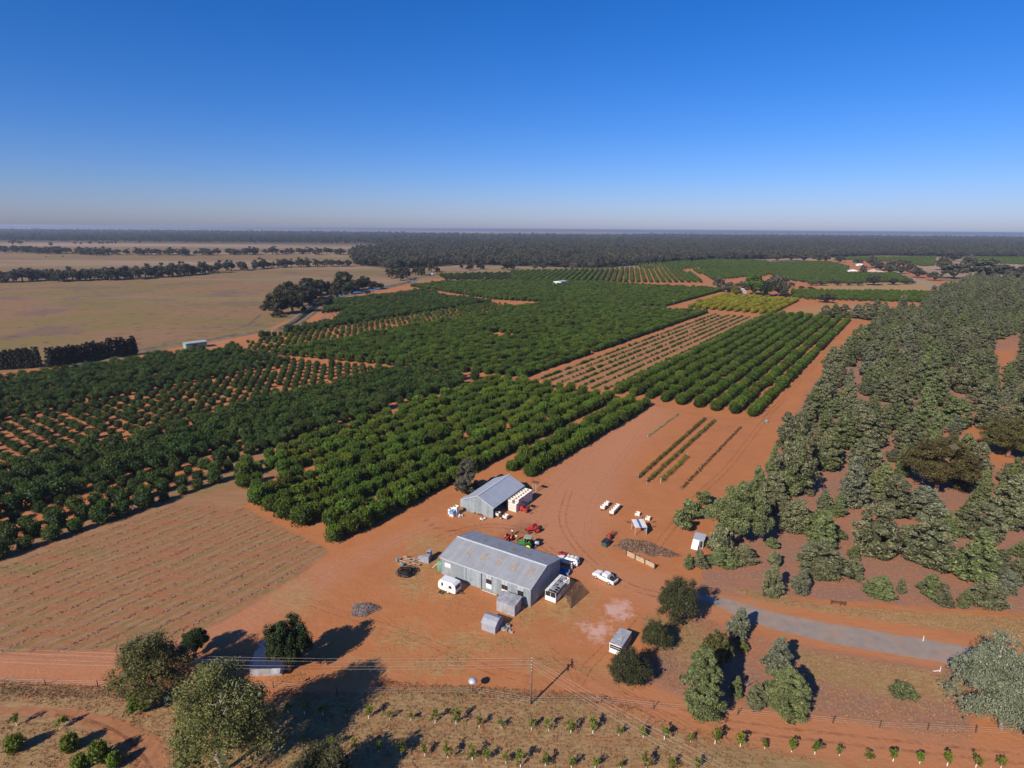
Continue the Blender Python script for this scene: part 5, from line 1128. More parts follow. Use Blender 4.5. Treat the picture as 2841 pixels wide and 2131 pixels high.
# ---- low iron fence and blue roofed house among the foreground trees
fn = thing('iron_fence', 'low pale iron sheet fence between the foreground trees', 'fence', Zp(500, 1750, 400)(215, 480)); e_ = Zp(500, 1750, 400)(1075, 475) - Zp(500, 1750, 400)(215, 480)
for k in range(9): q0, q1 = e_*k/9, e_*(k+.98)/9; MB().hexa([(*q0, 0), (*q1, 0), (q1[0], q1[1]+.05, 0), (q0[0], q0[1]+.05, 0)], [(*q0, .62), (*q1, .62), (q1[0], q1[1]+.05, .62), (q0[0], q0[1]+.05, .62)]).build('fence_sheet', M['iron_old'], fn)
for f_ in (.0, .22, .5, .82): MB().tube([(e_[0]*f_, e_[1]*f_-.06, 0), (e_[0]*f_, e_[1]*f_-.06, 1.5)], .04, 6).build('post', M['dark'], fn)
ho = thing('blue_roofed_shed', 'low shed with a dark blue iron roof half hidden by the dark evergreen', 'shed', Zp(500, 1750, 400)(1080, 700), .05)
MB().box(0, 5.0, 0, 5.4, 0, 1.6).build('wall', M['iron_old'], ho); roof_slope(ho, -.3, 5.3, -.3, 1.6, 5.6, 2.3, 6, M['roof_blue'])
MB().hexa([(3.6, -1.0, 1.2), (5.0, -1.0, 1.2), (5.0, -.31, 1.6), (3.6, -.31, 1.6)], [(3.6, -1.0, 1.25), (5.0, -1.0, 1.25), (5.0, -.31, 1.65), (3.6, -.31, 1.65)]).build('awning', M['iron_old'], ho)

# ---- far sheds and houses
def far_shed(name, label, oo, th, w_, l_, h, hr_, wm, rm, door=True, n=6):
    s = thing(name, label, 'house' if 'house' in name else 'shed', oo, th)
    m = MB(); m.add([(0,0,0),(w_,0,0),(w_,l_,0),(0,l_,0),(0,0,h),(w_,0,h),(w_,l_,h),(0,l_,h),(w_/2,0,hr_),(w_/2,l_,hr_)], [(3,2,1,0),(0,1,5,8,4),(2,3,7,9,6),(1,2,6,5),(3,0,4,7)]); m.build('wall', wm, s)
    for a_, c_2 in ((-.3, w_/2), (w_+.3, w_/2)):
        roof_slope(s, -.3, l_+.3, a_, h, c_2, hr_+.05, n, rm, .08, axis='y')
    if door: MB().box(w_*.3, w_*.7, -.08, -.003, 0, h*.8).build('door', M['grey'], s); MB().box(w_+.003, w_+.08, l_*.3, l_*.5, h*.35, h*.75).build('window', M['glass'], s)
    return s
far_shed('pump_shed', 'small green walled shed with a pale roof beside the channel', (-195.4, 342.7), -.77, 6.2, 11.5, 3.4, 3.9, M['green_tank'], M['iron_light'])
far_shed('farm_shed', 'pale grey flat gabled shed among the distant orchard rows', (51.7, 760.9), -.54, 11, 19, 5.0, 5.9, M['white'], M['iron_light'])
far_shed('farm_house', 'white shed roofed farmhouse building at the far orchard edge', zTR(690, 490), -.3, 16, 12, 4.0, 6.5, M['white'], M['iron_light'])
far_shed('farm_house', 'distant farmhouse with a red roof among garden trees', zTR(850, 495), -.3, 18, 14, 4.5, 8.5, M['brick'], M['roof_red'])
far_shed('farm_house', 'distant low farmhouse with a pale blue grey roof', zTR(915, 498), -.3, 18, 12, 3.6, 6.0, M['brick'], M['iron_light'])
far_shed('farm_shed', 'small white shed behind the distant farmhouses', zTR(765, 428), -.3, 12, 10, 3.8, 5, M['white'], M['iron_light'])
far_shed('farm_shed', 'tiny white roof showing before the woodland', zTR(765, 312), -.3, 30, 14, 4, 6, M['white'], M['iron_light'])
far_shed('farm_house', 'pale gabled house peeping between the yellow tree and tall trees', zTN(1978, 685), .2, 7, 10, 4.2, 7.6, M['brick'], M['iron_light'])
far_shed('farm_shed', 'tiny pale shed in the open gap before the woodland', zTN(920, 422), -.2, 20, 12, 4, 6, M['white'], M['iron_light'])
far_shed('pump_shed', 'tiny white pump hut where the channel leaves the orchard', zTM(1490, 512), -.2, 7, 5, 2.6, 3.2, M['white'], M['white'])

# ================================================================== FRUIT BINS, TRAILERS
def bin_mesh(m_):
    s, h, t = .58, .76, .045; b = MB()
    b.box(-s, s, -s, -s+t, .1, h); b.box(-s, s, s-t, s, .1, h); b.box(-s, -s+t, -s+t, s-t, .1, h); b.box(s-t, s, -s+t, s-t, .1, h); b.box(-s+t, s-t, -s+t, s-t, .1, .15)
    for x in (-s, -.06, s-.12): b.box(x, x+.12, -s, s, 0, .1)
    for x in (-.3, .3):
        b.box(x-.16, x+.16, -s-.012, -s, .3, .5)
    return b.mesh('fruit_bin', m_)
BIN, BIN_BLUE, BIN_GREY = bin_mesh(M['cream']), bin_mesh(M['blue_light']), bin_mesh(M['grey'])
def put_bin(p, z, th, label, group=None, me=BIN):
    o = link('fruit_bin', me); o.location = (p[0], p[1], z); o.rotation_euler = (0, 0, th); return tag(o, label, 'bin', group)
sp = local(-.55, (-.75, 137.9))
for i in range(2):
    for j in range(7):
        for k in range(4):
            if i == 1 and j == 0 and k == 3: continue
            put_bin(np.array(sp(.6+i*1.19 + random.Random(i*50+j*7+k).uniform(-.03, .03), .6+j*1.185)), k*.765, -.55, 'cream fruit bin in the tall block of bins beside the packing shed', 'bins stacked beside the packing shed')
lp = zE(190, 1120)
for (dx, dy, z, me, lb) in ((0, 0, 0, BIN, 'white bin at the foot of the short stack by the dark hut'), (0, 0, .77, BIN_BLUE, 'blue bin on top of a white one by the dark hut'), (.25, 1.22, 0, BIN, 'white bin under two others by the dark hut'), (.25, 1.22, .77, BIN, 'middle white bin of three by the dark hut'), (.25, 1.22, 1.54, BIN, 'topmost white bin of three by the dark hut'), (-.95, .75, 0, BIN, 'lower white bin of the pair furthest from the packing shed'), (-.95, .75, .77, BIN, 'upper white bin of the pair furthest from the packing shed')):
    q = local(-.5, lp)(dx, dy); put_bin(q, z, -.5, lb, None, me)
def bin_trailer(label, c, th, n, occ, lbs, grp=None):
    """low two-wheeled bin cart; occ = slots that carry a bin"""
    t = thing('bin_trailer', label, 'trailer', c, th); L_ = n*1.2
    for y in (-.42, .42): MB().bar((0, y, .42), (L_, y, .42), .09).build('chassis_rail', M['rust'], t)
    for x in (.1, L_-.1): MB().bar((x, -.45, .40), (x, .45, .40), .07).build('cross_member', M['rust'], t)
    MB().bar((0, -.4, .42), (-1.1, 0, .4), .07).build('drawbar', M['rust'], t); MB().bar((0, .4, .42), (-1.1, 0, .4), .07).build('drawbar', M['rust'], t)
    for y in (-.66, .66): wheel(t, L_*.55, y, .3, .18, 'white_old')
    f = local(th, c)
    for k, lb in zip(occ, lbs): put_bin(f(.6+k*1.2, 0), .47, th, lb, grp)
dtr = lambda a, b_: math.atan2(*(b_-a)[::-1])
a, b_ = zQ(395, 640), zQ(480, 555); bin_trailer('bin trailer carrying two spaced bins', a+(b_-a)*-.05, dtr(a, b_), 3, (0, 2), ('fruit bin on the drawbar end of the spaced bin trailer', 'fruit bin on the tail end of the spaced bin trailer'))
a, b_ = zQ(530, 720), zQ(640, 600); bin_trailer('bin trailer carrying a full row of four bins', a, dtr(a, b_), 4, (0, 1, 2, 3), ('fruit bin in the full row of four on one trailer',)*4, 'four bins on one trailer')
put_bin(zQ(935, 715), 0, -.45, 'single fruit bin standing alone on the red ground'); put_bin(zQ(1090, 790), .1, -.45, 'single fruit bin beside a spare wheel')
tw = thing('spare_wheel', 'loose wheel lying against a single fruit bin', 'wheel', zQ(1022, 785), .6); wheel(tw, 0, 0, .42, .22, 'white_old')
a, b_ = zE(1075, 1120), zE(1400, 1225)
bin_trailer('bin trailer drawn up at the open mouth of the packing shed', a, dtr(a, b_), 3, (0, 2), ('fruit bin nearest the packing shed wall on a trailer', 'fruit bin at the tail of the trailer by the packing shed'))

# ================================================================== VEHICLES
def ring(x, w_, zb, zm, zt, wt): return [(x, -w_*.94, zb), (x, -w_, (zb+zm)/2), (x, -w_, zm), (x, -wt, zt), (x, wt, zt), (x, w_, zm), (x, w_, (zb+zm)/2), (x, w_*.94, zb)]
def ute():
    t = thing('utility_truck', 'white dual cab utility truck parked on the open red yard', 'truck')
    MB().loft([ring(2.62, .70, .45, .75, .85, .66), ring(2.5, .86, .38, .85, .95, .80), ring(2.0, .93, .36, .98, 1.06, .86), ring(1.1, .94, .36, 1.05, 1.16, .88), ring(-.85, .94, .36, 1.08, 1.18, .88), ring(-.95, .94, .36, 1.08, 1.16, .88), ring(-2.55, .93, .42, 1.06, 1.14, .90), ring(-2.66, .88, .48, .98, 1.06, .86)]).build('body', M['white'], t, bevel=0)
    MB().loft([ring(1.05, .86, 1.12, 1.13, 1.15, .84), ring(.35, .84, 1.12, 1.40, 1.74, .66), ring(.1, .84, 1.12, 1.45, 1.82, .68), ring(-.75, .84, 1.12, 1.45, 1.80, .68), ring(-1.0, .84, 1.12, 1.35, 1.62, .70)]).build('cab', M['white'], t)
    MB().hexa([(1.06, -.74, 1.2), (1.06, .74, 1.2), (.40, .62, 1.74), (.40, -.62, 1.74)], [(1.10, -.74, 1.21), (1.10, .74, 1.21), (.44, .62, 1.76), (.44, -.62, 1.76)]).build('windscreen', M['glass'], t)
    for s in (-1, 1):
        for x0, x1 in ((.05, .62), (-.78, .0)): MB().hexa([(x0, s*.86, 1.2), (x1+(.18 if x1 > .5 else 0), s*.86, 1.2), (x1-.12, s*.73, 1.66), (x0, s*.73, 1.66)], [(x0, s*.885, 1.2), (x1+(.18 if x1 > .5 else 0), s*.885, 1.2), (x1-.12, s*.755, 1.66), (x0, s*.755, 1.66)]).build('side_window', M['glass'], t)
        MB().box(.72, .86, s*1.0-.1, s*1.0+.1, 1.18, 1.34).build('mirror', M['white'], t); MB().box(2.42, 2.6, s*.66-.14, s*.66+.14, .74, .88).build('headlight', M['lens'], t); MB().box(-2.7, -2.62, s*.8-.07, s*.8+.07, .72, 1.02).build('tail_light', M['tail'], t)
        for x in (1.62, -1.55): wheel(t, x, s*.84, .37, .26, 'iron_light')
        MB().tube([(-1.1, s*.72, 1.15), (-1.25, s*.68, 1.62), (-1.7, s*.72, 1.2)], .04, 6).build('sports_bar', M['iron_light'], t)
    MB().box(-2.52, -1.08, -.80, .80, 1.10, 1.21).build('tray_cover', M['dark'], t); MB().box(-2.8, -2.67, -.8, .8, .42, .6).build('rear_bumper', M['dark'], t); MB().box(2.5, 2.72, -.78, .78, .36, .56).build('front_bumper', M['white'], t)
    return t
def place(t, front, rear):
    """set a vehicle on the ground by its near-side wheel contacts"""
    d = front-rear; th = math.atan2(d[1], d[0]); n = np.array((-d[1], d[0]))/np.hypot(*d)
    if n[1] < 0: n = -n
    c = (front+rear)/2 + n*.84; t.location = (c[0], c[1], 0); t.rotation_euler = (0, 0, th)
place(ute(), zC(1135, 775), zC(1400, 905))
def suv():
    t = thing('station_wagon', 'white four wheel drive wagon with dark windows behind the machinery shed corner', 'car')
    MB().loft([ring(2.35, .72, .45, .78, .9, .66), ring(2.2, .88, .36, .92, 1.0, .82), ring(1.0, .94, .34, 1.06, 1.14, .88), ring(-2.1, .94, .34, 1.08, 1.16, .88), ring(-2.35, .86, .42, 1.0, 1.1, .84)]).build('body', M['white'], t)
    MB().loft([ring(1.0, .86, 1.1, 1.12, 1.14, .84), ring(.3, .86, 1.1, 1.45, 1.76, .68), ring(-1.7, .86, 1.1, 1.45, 1.80, .70), ring(-2.2, .84, 1.1, 1.3, 1.5, .72)]).build('cabin', M['white'], t)
    MB().hexa([(1.02, -.72, 1.2), (1.02, .72, 1.2), (.36, .62, 1.72), (.36, -.62, 1.72)], [(1.06, -.72, 1.21), (1.06, .72, 1.21), (.4, .62, 1.74), (.4, -.62, 1.74)]).build('windscreen', M['glass'], t)
    MB().hexa([(-2.28, -.7, 1.2), (-2.28, .7, 1.2), (-1.95, .64, 1.66), (-1.95, -.64, 1.66)], [(-2.32, -.7, 1.21), (-2.32, .7, 1.21), (-1.99, .64, 1.68), (-1.99, -.64, 1.68)]).build('rear_window', M['glass'], t)
    for s in (-1, 1):
        MB().hexa([(-1.9, s*.87, 1.2), (.7, s*.87, 1.2), (.3, s*.75, 1.62), (-1.7, s*.77, 1.62)], [(-1.9, s*.895, 1.2), (.7, s*.895, 1.2), (.3, s*.775, 1.62), (-1.7, s*.795, 1.62)]).build('side_window', M['glass'], t)
        for x in (1.45, -1.4): wheel(t, x, s*.84, .37, .26, 'iron_light')
        MB().bar((.1, s*.6, 1.84), (-1.7, s*.6, 1.86), .05).build('roof_rail', M['dark'], t)
        MB().box(-2.4, -2.3, s*.75-.08, s*.75+.08, .75, 1.0).build('tail_light', M['tail'], t)
    for x in (-.2, -1.2): MB().bar((x, -.6, 1.90), (x, .6, 1.90), .06).build('roof_bar', M['dark'], t)
    return t
t = suv(); q = zC(570, 500); t.location = (q[0], q[1]+.7, 0); t.rotation_euler = (0, 0, math.pi-.42)
# blue box trailer in the shed's shade
t = thing('box_trailer', 'small blue box trailer in the shade beside the machinery shed', 'trailer', zC(480, 690), -.4)
for nm, bx in (('floor', (-1.0, 1.0, -.6, .6, .42, .48)), ('side_panel', (-1.0, 1.0, -.64, -.6, .42, .95)), ('side_panel', (-1.0, 1.0, .6, .64, .42, .95)), ('front_panel', (-1.04, -1.0, -.64, .64, .42, .95))): MB().box(*bx).build(nm, M['blue'], t)
MB().box(1.0, 1.04, -.64, .64, .42, .95).build('tailgate', M['white'], t); MB().bar((-1.0, 0, .45), (-2.1, 0, .45), .08).build('drawbar', M['grey'], t)
for y in (-.72, .72): wheel(t, .1, y, .28, .16)
def tractor(label, paint, c, th, cab=None, rops=True, scale=1.0, rim='red'):
    t = thing('tractor', label, 'tractor', c, th); t.scale = (scale,)*3
    MB().hexa([(.2, -.3, .62), (1.75, -.26, .66), (1.75, .26, .66), (.2, .3, .62)], [(.2, -.27, 1.28), (1.72, -.22, 1.12), (1.72, .22, 1.12), (.2, .27, 1.28)]).build('bonnet', paint, t, bevel=.03)
    MB().box(-.75, .25, -.28, .28, .5, .85).build('gearbox', M['dark'], t); MB().box(1.76, 1.82, -.22, .22, .68, 1.08).build('grille', M['dark'], t)
    MB().tube([(.9, -.18, 1.2), (.9, -.18, 1.95)], .035, 6).build('exhaust', M['dark'], t); MB().bar((1.35, -.75, .36), (1.35, .75, .36), .1).build('front_axle', M['dark'], t)
    for s in (-1, 1):
        wheel(t, -.45, s*.78, .70, .42, rim); wheel(t, 1.38, s*.68, .36, .22, rim)
        MB().loft([[(-.45+r_*math.cos(a_), s*.78+w_*s, .7+r_*math.sin(a_)) for r_, w_ in ((.76, -.2), (.80, -.2), (.80, .18), (.76, .18))] for a_ in np.linspace(.35, 2.5, 7)]).build('mudguard', paint, t)
    MB().box(-.55, -.15, -.24, .24, .95, 1.05).build('seat', M['dark'], t); MB().box(-.6, -.52, -.24, .24, 1.0, 1.45).build('seat_back', M['dark'], t)
    MB().tube([(.2, 0, 1.2), (.02, 0, 1.5)], .025, 6).build('steering_column', M['dark'], t); MB().lathe([(.2, 0), (.2, .03)], 12).build('steering_wheel', M['dark'], t).matrix_local = Matrix.Translation((0, 0, 1.5)) @ Matrix.Rotation(-.5, 4, 'Y')
    if rops:
        MB().tube([(-.8, -.42, .9), (-.8, -.42, 2.4), (-.8, .42, 2.4), (-.8, .42, .9)], .045, 6).build('roll_bar', paint, t)
    for s in (-.3, .3): MB().bar((-.8, s, .55), (-1.6, s, .45), .06).build('lift_arm', M['rust'], t)
    if cab:
        for x, y in ((-.85, -.55), (-.85, .55), (.3, -.5), (.3, .5)): MB().bar((x, y, .95), (x*.95, y*.95, 2.25), .07).build('cab_post', M['dark'], t)
        MB().box(-1.0, .45, -.68, .68, 2.25, 2.4).build('cab_roof', cab, t, bevel=.05)
        MB().box(-.86, -.84, -.5, .5, 1.1, 2.2).build('rear_window', M['glass'], t); MB().box(.28, .30, -.46, .46, 1.35, 2.2).build('windscreen', M['glass'], t)
    return t
tractor('red tractor with a tall roll bar parked between the sheds', M['red'], zB(745, 1290), math.radians(200), scale=1.1)
tractor('green tractor with a pale green cab roof close behind the machinery shed', M['green'], zB(600, 1620), math.radians(165), M['palegreen'], False, 1.2, 'yellow')
tractor('small red quad like tractor beside the man in a white shirt', M['red'], zB(225, 1470), math.radians(245), None, False, .95)
t = thing('sprayer_tank', 'grey spray tank hitched behind the green tractor', 'sprayer', zB(790, 1590), math.radians(165)); n_ = 14
MB().loft([[(x, r_*math.cos(2*math.pi*k/n_), .95+r_*math.sin(2*math.pi*k/n_)) for k in range(n_)] for x, r_ in ((-.75, .2), (-.7, .42), (.7, .42), (.75, .2))]).build('tank', M['iron_light'], t, True)
MB().box(-.7, .7, -.3, .3, .4, .52).build('frame', M['dark'], t)
for y in (-.5, .5): wheel(t, 0, y, .32, .18)
# forklift
t = thing('forklift', 'red and dark grey forklift in front of the tall block of bins', 'forklift', zB(565, 875), math.radians(-35)); t.scale = (1.15,)*3
MB().box(-1.1, -.35, -.52, .52, .35, 1.05).build('counterweight', M['red'], t, bevel=.08); MB().box(-.35, .75, -.5, .5, .3, .75).build('body', M['red'], t, bevel=.04)
for x, y in ((-.9, -.45), (-.9, .45), (.55, -.42), (.55, .42)): MB().bar((x, y, .9), (x*.8, y, 2.05), .06).build('guard_post', M['dark'], t)
MB().box(-.85, .55, -.5, .5, 2.05, 2.12).build('overhead_guard', M['dark'], t); MB().box(-.35, .05, -.25, .25, .85, .95).build('seat', M['dark'], t); MB().box(-.4, -.3, -.25, .25, .9, 1.35).build('seat_back', M['dark'], t)
for y in (-.3, .3): MB().box(.86, .98, y-.05, y+.05, .1, 2.5).build('mast_rail', M['dark'], t); MB().box(1.0, 2.0, y-.06, y+.06, .12, .17).build('fork', M['dark'], t)
for z in (.4, 1.3, 2.4): MB().box(.88, .96, -.25, .25, z, z+.08).build('mast_cross', M['dark'], t)
for x, y, r_ in ((.6, -.5, .36), (.6, .5, .36), (-.75, -.45, .28), (-.75, .45, .28)): wheel(t, x, y, r_, .24, 'red')
# red slasher behind the wagon
t = thing('slasher_mower', 'red tow behind mower beyond the white wagon', 'mower', zC(440, 300), -.3); MB().box(-.8, .8, -.55, .55, .3, .55).build('deck', M['red'], t, bevel=.05); MB().box(-.3, .3, -.25, .25, .56, .85).build('gear_case', M['dark'], t)
MB().bar((.8, 0, .5), (1.5, 0, .7), .08).build('drawbar', M['rust'], t)
for y in (-.6, .6): wheel(t, -.75, y, .24, .14)
for x in (-.7, .3): MB().tube([(x, -.5, .55), (x+.2, 0, 1.1), (x, .5, .55)], .04, 6).build('hoop', M['red'], t)
# hydraulic platform by the packing shed
t = thing('picking_platform', 'tall rusty picking platform behind the block of bins', 'platform', zB(770, 480), -.55)
for x, y in ((-.6, 0), (.25, -.1), (.25, .7), (-.6, .7)): MB().bar((x, y, 0), (x, y, 2.7), .12).build('post', M['wood_pale'], t)
MB().box(-1.1, .9, -.3, .9, 2.7, 2.8).build('deck', M['rust'], t)
for x, y in ((-1.05, -.25), (.85, -.25), (-1.05, .85), (.85, .85)): MB().bar((x, y, 2.8), (x*1.15, y*1.15, 3.75), .05).build('stanchion', M['rust'], t)
for q in (((-1.2, -.28, 3.6), (.97, -.28, 3.5)), ((-1.2, .97, 3.6), (.97, .97, 3.5)), ((-1.2, -.28, 3.6), (-1.2, .97, 3.6))): MB().bar(*q, .05).build('rail', M['rust'], t)
# rusted harvester and green skip
t = thing('rubbish_skip', 'dark green rubbish skip beside the rusted machine', 'skip', zQ(440, 1185), .98); MB().hexa([(-.8, -.6, .1), (.8, -.6, .1), (.8, .6, .1), (-.8, .6, .1)], [(-1.05, -.65, 1.25), (1.05, -.65, 1.25), (1.05, .65, 1.25), (-1.05, .65, 1.25)]).build('hopper', mat('dark_green_skip', (.05, .11, .085), .6, .15), t); MB().box(-1.1, 1.1, -.68, .68, 1.252, 1.32).build('lid', M['dark'], t)
for y in (-.7, .7): MB().box(-.3, .3, y-.04, y+.04, .5, .9).build('side_pocket', M['grey'], t)
t = thing('rusted_machine', 'derelict rust red farm machine behind the green skip', 'machine', zQ(500, 1080), .98)
MB().box(-.7, .7, -.45, .45, .45, .95).build('hopper', M['rust'], t, bevel=.04); MB().box(-.4, .3, -.3, .3, .96, 1.35).build('engine', M['red'], t)
for y in (-.6, .6): wheel(t, 0, y, .45, .2, 'rust'); MB().bar((.7, y*.6, .6), (2.6, y*.6, .7), .08).build('side_frame', M['rust'], t)
for x in np.linspace(.9, 2.6, 6): MB().bar((x, -.5, .66), (x, .5, .66), .06).build('cross_bar', M['rust'], t); MB().bar((x, -.45, .68), (x+.15, .4, 1.1), .05).build('tine', M['rust'], t)
t = thing('harrow_frame', 'rusty harrow frame lying on the ground by the shelter', 'harrow', zQ(860, 835), -.15)
for y in (-.25, .25): MB().bar((-1.5, y, .15), (1.5, y, .15), .09).build('beam', M['rust'], t)
for x in np.linspace(-1.4, 1.4, 7): MB().bar((x, -.4, .05), (x, .4, .3), .06).build('tine', M['rust'], t)
for lb, q in (('small rusty implement beyond the shelter', (1185, 830)), ('second rusty implement in the shade of the shelter', (1180, 905))):
    t = thing('rusty_implement', lb, 'implement', zQ(*q), .3); MB().bar((-.5, 0, .25), (.5, 0, .25), .12).build('beam', M['rust'], t)
    for x in (-.35, 0, .35): MB().bar((x, 0, .25), (x+.05, .15, .0), .06).build('tine', M['rust'], t)
for lb, q, z0 in (('pile of white pumps and buckets before the packing shed', (820, 1200), zE), ('pile of white pump parts beside the blue bin', (345, 1120), zE)):
    t = thing('pump_pile', lb, 'pump', z0(*q), .4); r = random.Random(len(lb))
    for k in range(4): x, y = r.uniform(-.6, .6), r.uniform(-.5, .5); MB().lathe([(.2, 0), (.26, .08), (.24, .42), (.1, .5)], 10, x, y).build('pump_body', M['white'] if k % 2 == 0 else M['iron_light'], t, True)
    MB().bar((-.9, -.2, .1), (.9, .1, .12), .12).build('skid', M['rust'], t); MB().tube([(-.5, .2, .3), (.1, .5, .55), (.6, .1, .3)], .05, 6).build('hose', M['dark'], t)
t = thing('rubbish_heap', 'low rusty heap of engine parts against the packing shed gable', 'heap', zE(720, 1085), -.5); r = random.Random(9)
for k in range(9): x, y = r.uniform(-1.4, 1.4), r.uniform(-.3, .3); MB().box(x-.2, x+.2, y-.15, y+.15, 0, r.uniform(.15, .4)).build('part', M['rust'], t, bevel=.04)

# ================================================================== PEOPLE
def person(label, p, rz, shirt, trousers, arms, stride=.12, hat=None):
    """one skinned body; clothes follow it as looser skins"""
    t = thing('person', label, 'person', p, rz); s = stride
    J = dict(pel=(0, 0, .95), sp=(0, 0, 1.18), ch=(.01, 0, 1.38), nk=(.015, 0, 1.50), hd=(.03, 0, 1.60), tp=(.03, 0, 1.74))
    for k, sg in (('l', 1), ('r', -1)):
        f_ = s*sg; J.update({k+'h': (0, .10*sg, .92), k+'k': (.04+f_*.5, .11*sg, .50), k+'a': (f_, .11*sg, .09), k+'t': (f_+.17, .12*sg, .04), k+'s': (0, .19*sg, 1.42), k+'e': arms[k][0], k+'w': arms[k][1], k+'f': tuple(np.array(arms[k][1])+np.array((.05, 0, -.10)))})
    R_ = dict(pel=.14, sp=.125, ch=.145, nk=.055, hd=.095, tp=.07, h=.095, k=.062, a=.042, t=.04, s=.065, e=.045, w=.032, f=.03)
    def skin(name, chain, keys, m_, grow, root):
        idx = {k: i for i, k in enumerate(keys)}; me_ = bpy.data.meshes.new(name); me_.from_pydata([J[k] for k in keys], [(idx[a_], idx[b_]) for a_, b_ in chain], []); o = link(name, me_, t)
        md = o.modifiers.new('skin', 'SKIN'); md.use_smooth_shade = True; sv = me_.skin_vertices[0].data
        for k in keys: q = R_.get(k) or R_[k[1:]]; sv[idx[k]].radius = (q*grow, q*grow); sv[idx[k]].use_root = (k == root)
        o.modifiers.new('sub', 'SUBSURF').levels = 1; o.modifiers['sub'].render_levels = 1; me_.materials.append(m_); return o
    body = [('pel', 'sp'), ('sp', 'ch'), ('ch', 'nk'), ('nk', 'hd'), ('hd', 'tp')] + [e for k in 'lr' for e in (('pel', k+'h'), (k+'h', k+'k'), (k+'k', k+'a'), (k+'a', k+'t'), ('ch', k+'s'), (k+'s', k+'e'), (k+'e', k+'w'), (k+'w', k+'f'))]
    skin('body', body, list(J), M['skin'], 1.0, 'pel')
    skin('shirt', [('pel', 'sp'), ('sp', 'ch')] + [e for k in 'lr' for e in (('ch', k+'s'), (k+'s', k+'e'))], ['pel', 'sp', 'ch', 'ls', 'rs', 'le', 're'], shirt, 1.18, 'pel')
    skin('trousers', [e for k in 'lr' for e in (('pel', k+'h'), (k+'h', k+'k'), (k+'k', k+'a'))], ['pel', 'lh', 'lk', 'la', 'rh', 'rk', 'ra'], trousers, 1.16, 'pel')
    if hat: MB().lathe([(.19, 1.66), (.20, 1.675), (.115, 1.69), (.11, 1.79), (.04, 1.81)], 14, .03, 0).build('hat', hat, t, True)
    else: MB().lathe([(.10, 1.60), (.112, 1.66), (.095, 1.745), (.03, 1.775)], 12, .015, 0).build('hair', M['hair'], t, True)
    return t
hang = dict(l=((.02, .27, 1.16), (.06, .29, .93)), r=((.02, -.27, 1.16), (.06, -.29, .93))); reach = dict(l=((.12, .26, 1.18), (.36, .20, 1.12)), r=((.12, -.26, 1.18), (.36, -.20, 1.10)))
person('person in a bright yellow vest walking between the tractors', zB(385, 1480), math.radians(-100), M['yellow'], M['khaki'], hang, .18)
person('person in a white shirt reaching over the small red tractor', zB(305, 1370), math.radians(220), M['cloth'], M['denim'], reach, .06)
person('person dressed all in white beside the white wagon', zC(632, 610), math.radians(150), M['cloth'], M['cloth'], hang, .1, M['cloth'])

# ================================================================== SCRAP, PILES, WALLS, POLES
lk = thing('steel_cabinet', 'grey steel cabinet standing in the scrap beside the machinery shed', 'cabinet', (-18.6, 112.9), -.2)
MB().box(0, .95, 0, 1.4, 0, 1.55).build('body', M['grey'], lk, bevel=.02)
for x in (.03, .49): MB().box(x, x+.43, -.03, -.002, .06, 1.5).build('door', M['grey'], lk)
lk = thing('steel_cabinet', 'taller dark steel cabinet behind the grey one in the scrap', 'cabinet', local(-.2, (-18.6, 112.9))(-.05, 1.5), -.2); MB().box(0, .95, 0, 1.0, 0, 2.0).build('body', M['grey'], lk, bevel=.02); MB().box(.05, .9, -.03, -.002, .1, 1.9).build('door', M['dark'], lk)
lk = thing('steel_chest', 'low pale steel chest joined to the scrap cabinets', 'chest', local(-.2, (-18.6, 112.9))(-1.65, .3), -.2); MB().box(0, 1.5, 0, .9, 0, .9).build('body', M['grey'], lk); MB().box(-.05, 1.55, -.08, .98, .902, .96).build('lid', M['iron_light'], lk)
tb = thing('timber_pile', 'jumbled stack of weathered boards in the scrap heap', 'timber pile', zD(480, 900), -.15); tb.scale = (1.35, 1.35, 1.5); r = random.Random(2)
for k in range(34):
    x, y, z, a_, l_ = r.uniform(-1.6, 1.4), r.uniform(-1.0, 1.2), .08+.02*k*.5, r.uniform(-.35, .35), r.uniform(.6, 1.6); dx, dy = math.cos(a_)*l_/2, math.sin(a_)*l_/2
    MB().bar((x-dx, y-dy, z), (x+dx, y+dy, z+r.uniform(-.03, .08)), .14, .05).build('board', M['wood_pale'] if k % 3 else M['wood'], tb)
pc = thing('pipe_coil', 'heaped coils of black poly pipe beside the board pile', 'pipe coil', zD(300, 1240), 0); pc.scale = (1.2, 1.2, 1.3); r = random.Random(6)
for k in range(26):
    R0, zc, ex = r.uniform(.25, 1.7), .05+.02*k, r.uniform(.7, 1.0); cx, cy = r.uniform(-.35, .35), r.uniform(-.3, .3); tl = r.uniform(-.15, .15)
    MB().tube([(cx+R0*math.cos(a_), cy+R0*ex*math.sin(a_), zc+tl*math.cos(a_)*R0*.5+.16) for a_ in np.linspace(0, 2*math.pi*r.uniform(.8, 1), 22)], .045, 5).build('pipe_loop', M['pipe'], pc, True)
for lb, q, m_, tilt in (('blue drum standing upright in the scrap', (20, 860), 'drum', 0), ('pale blue drum lying open in the scrap', (150, 960), 'drum', 1.2), ('rusty drum lying in the scrap', (340, 760), 'rust', 1.4)):
    t = thing('steel_drum', lb, 'drum', zD(*q)); bo = MB().lathe([(.29, 0), (.30, .02), (.29, .3), (.305, .31), (.29, .32), (.29, .86), (.30, .88)], 16).build('barrel', M[m_], t, True); li = MB().lathe([(.27, .86), (.27, .9)], 14).build('lid', M[m_], t)
    if tilt: t.rotation_euler = (tilt, 0, .5); t.location.z = .3*math.sin(tilt)
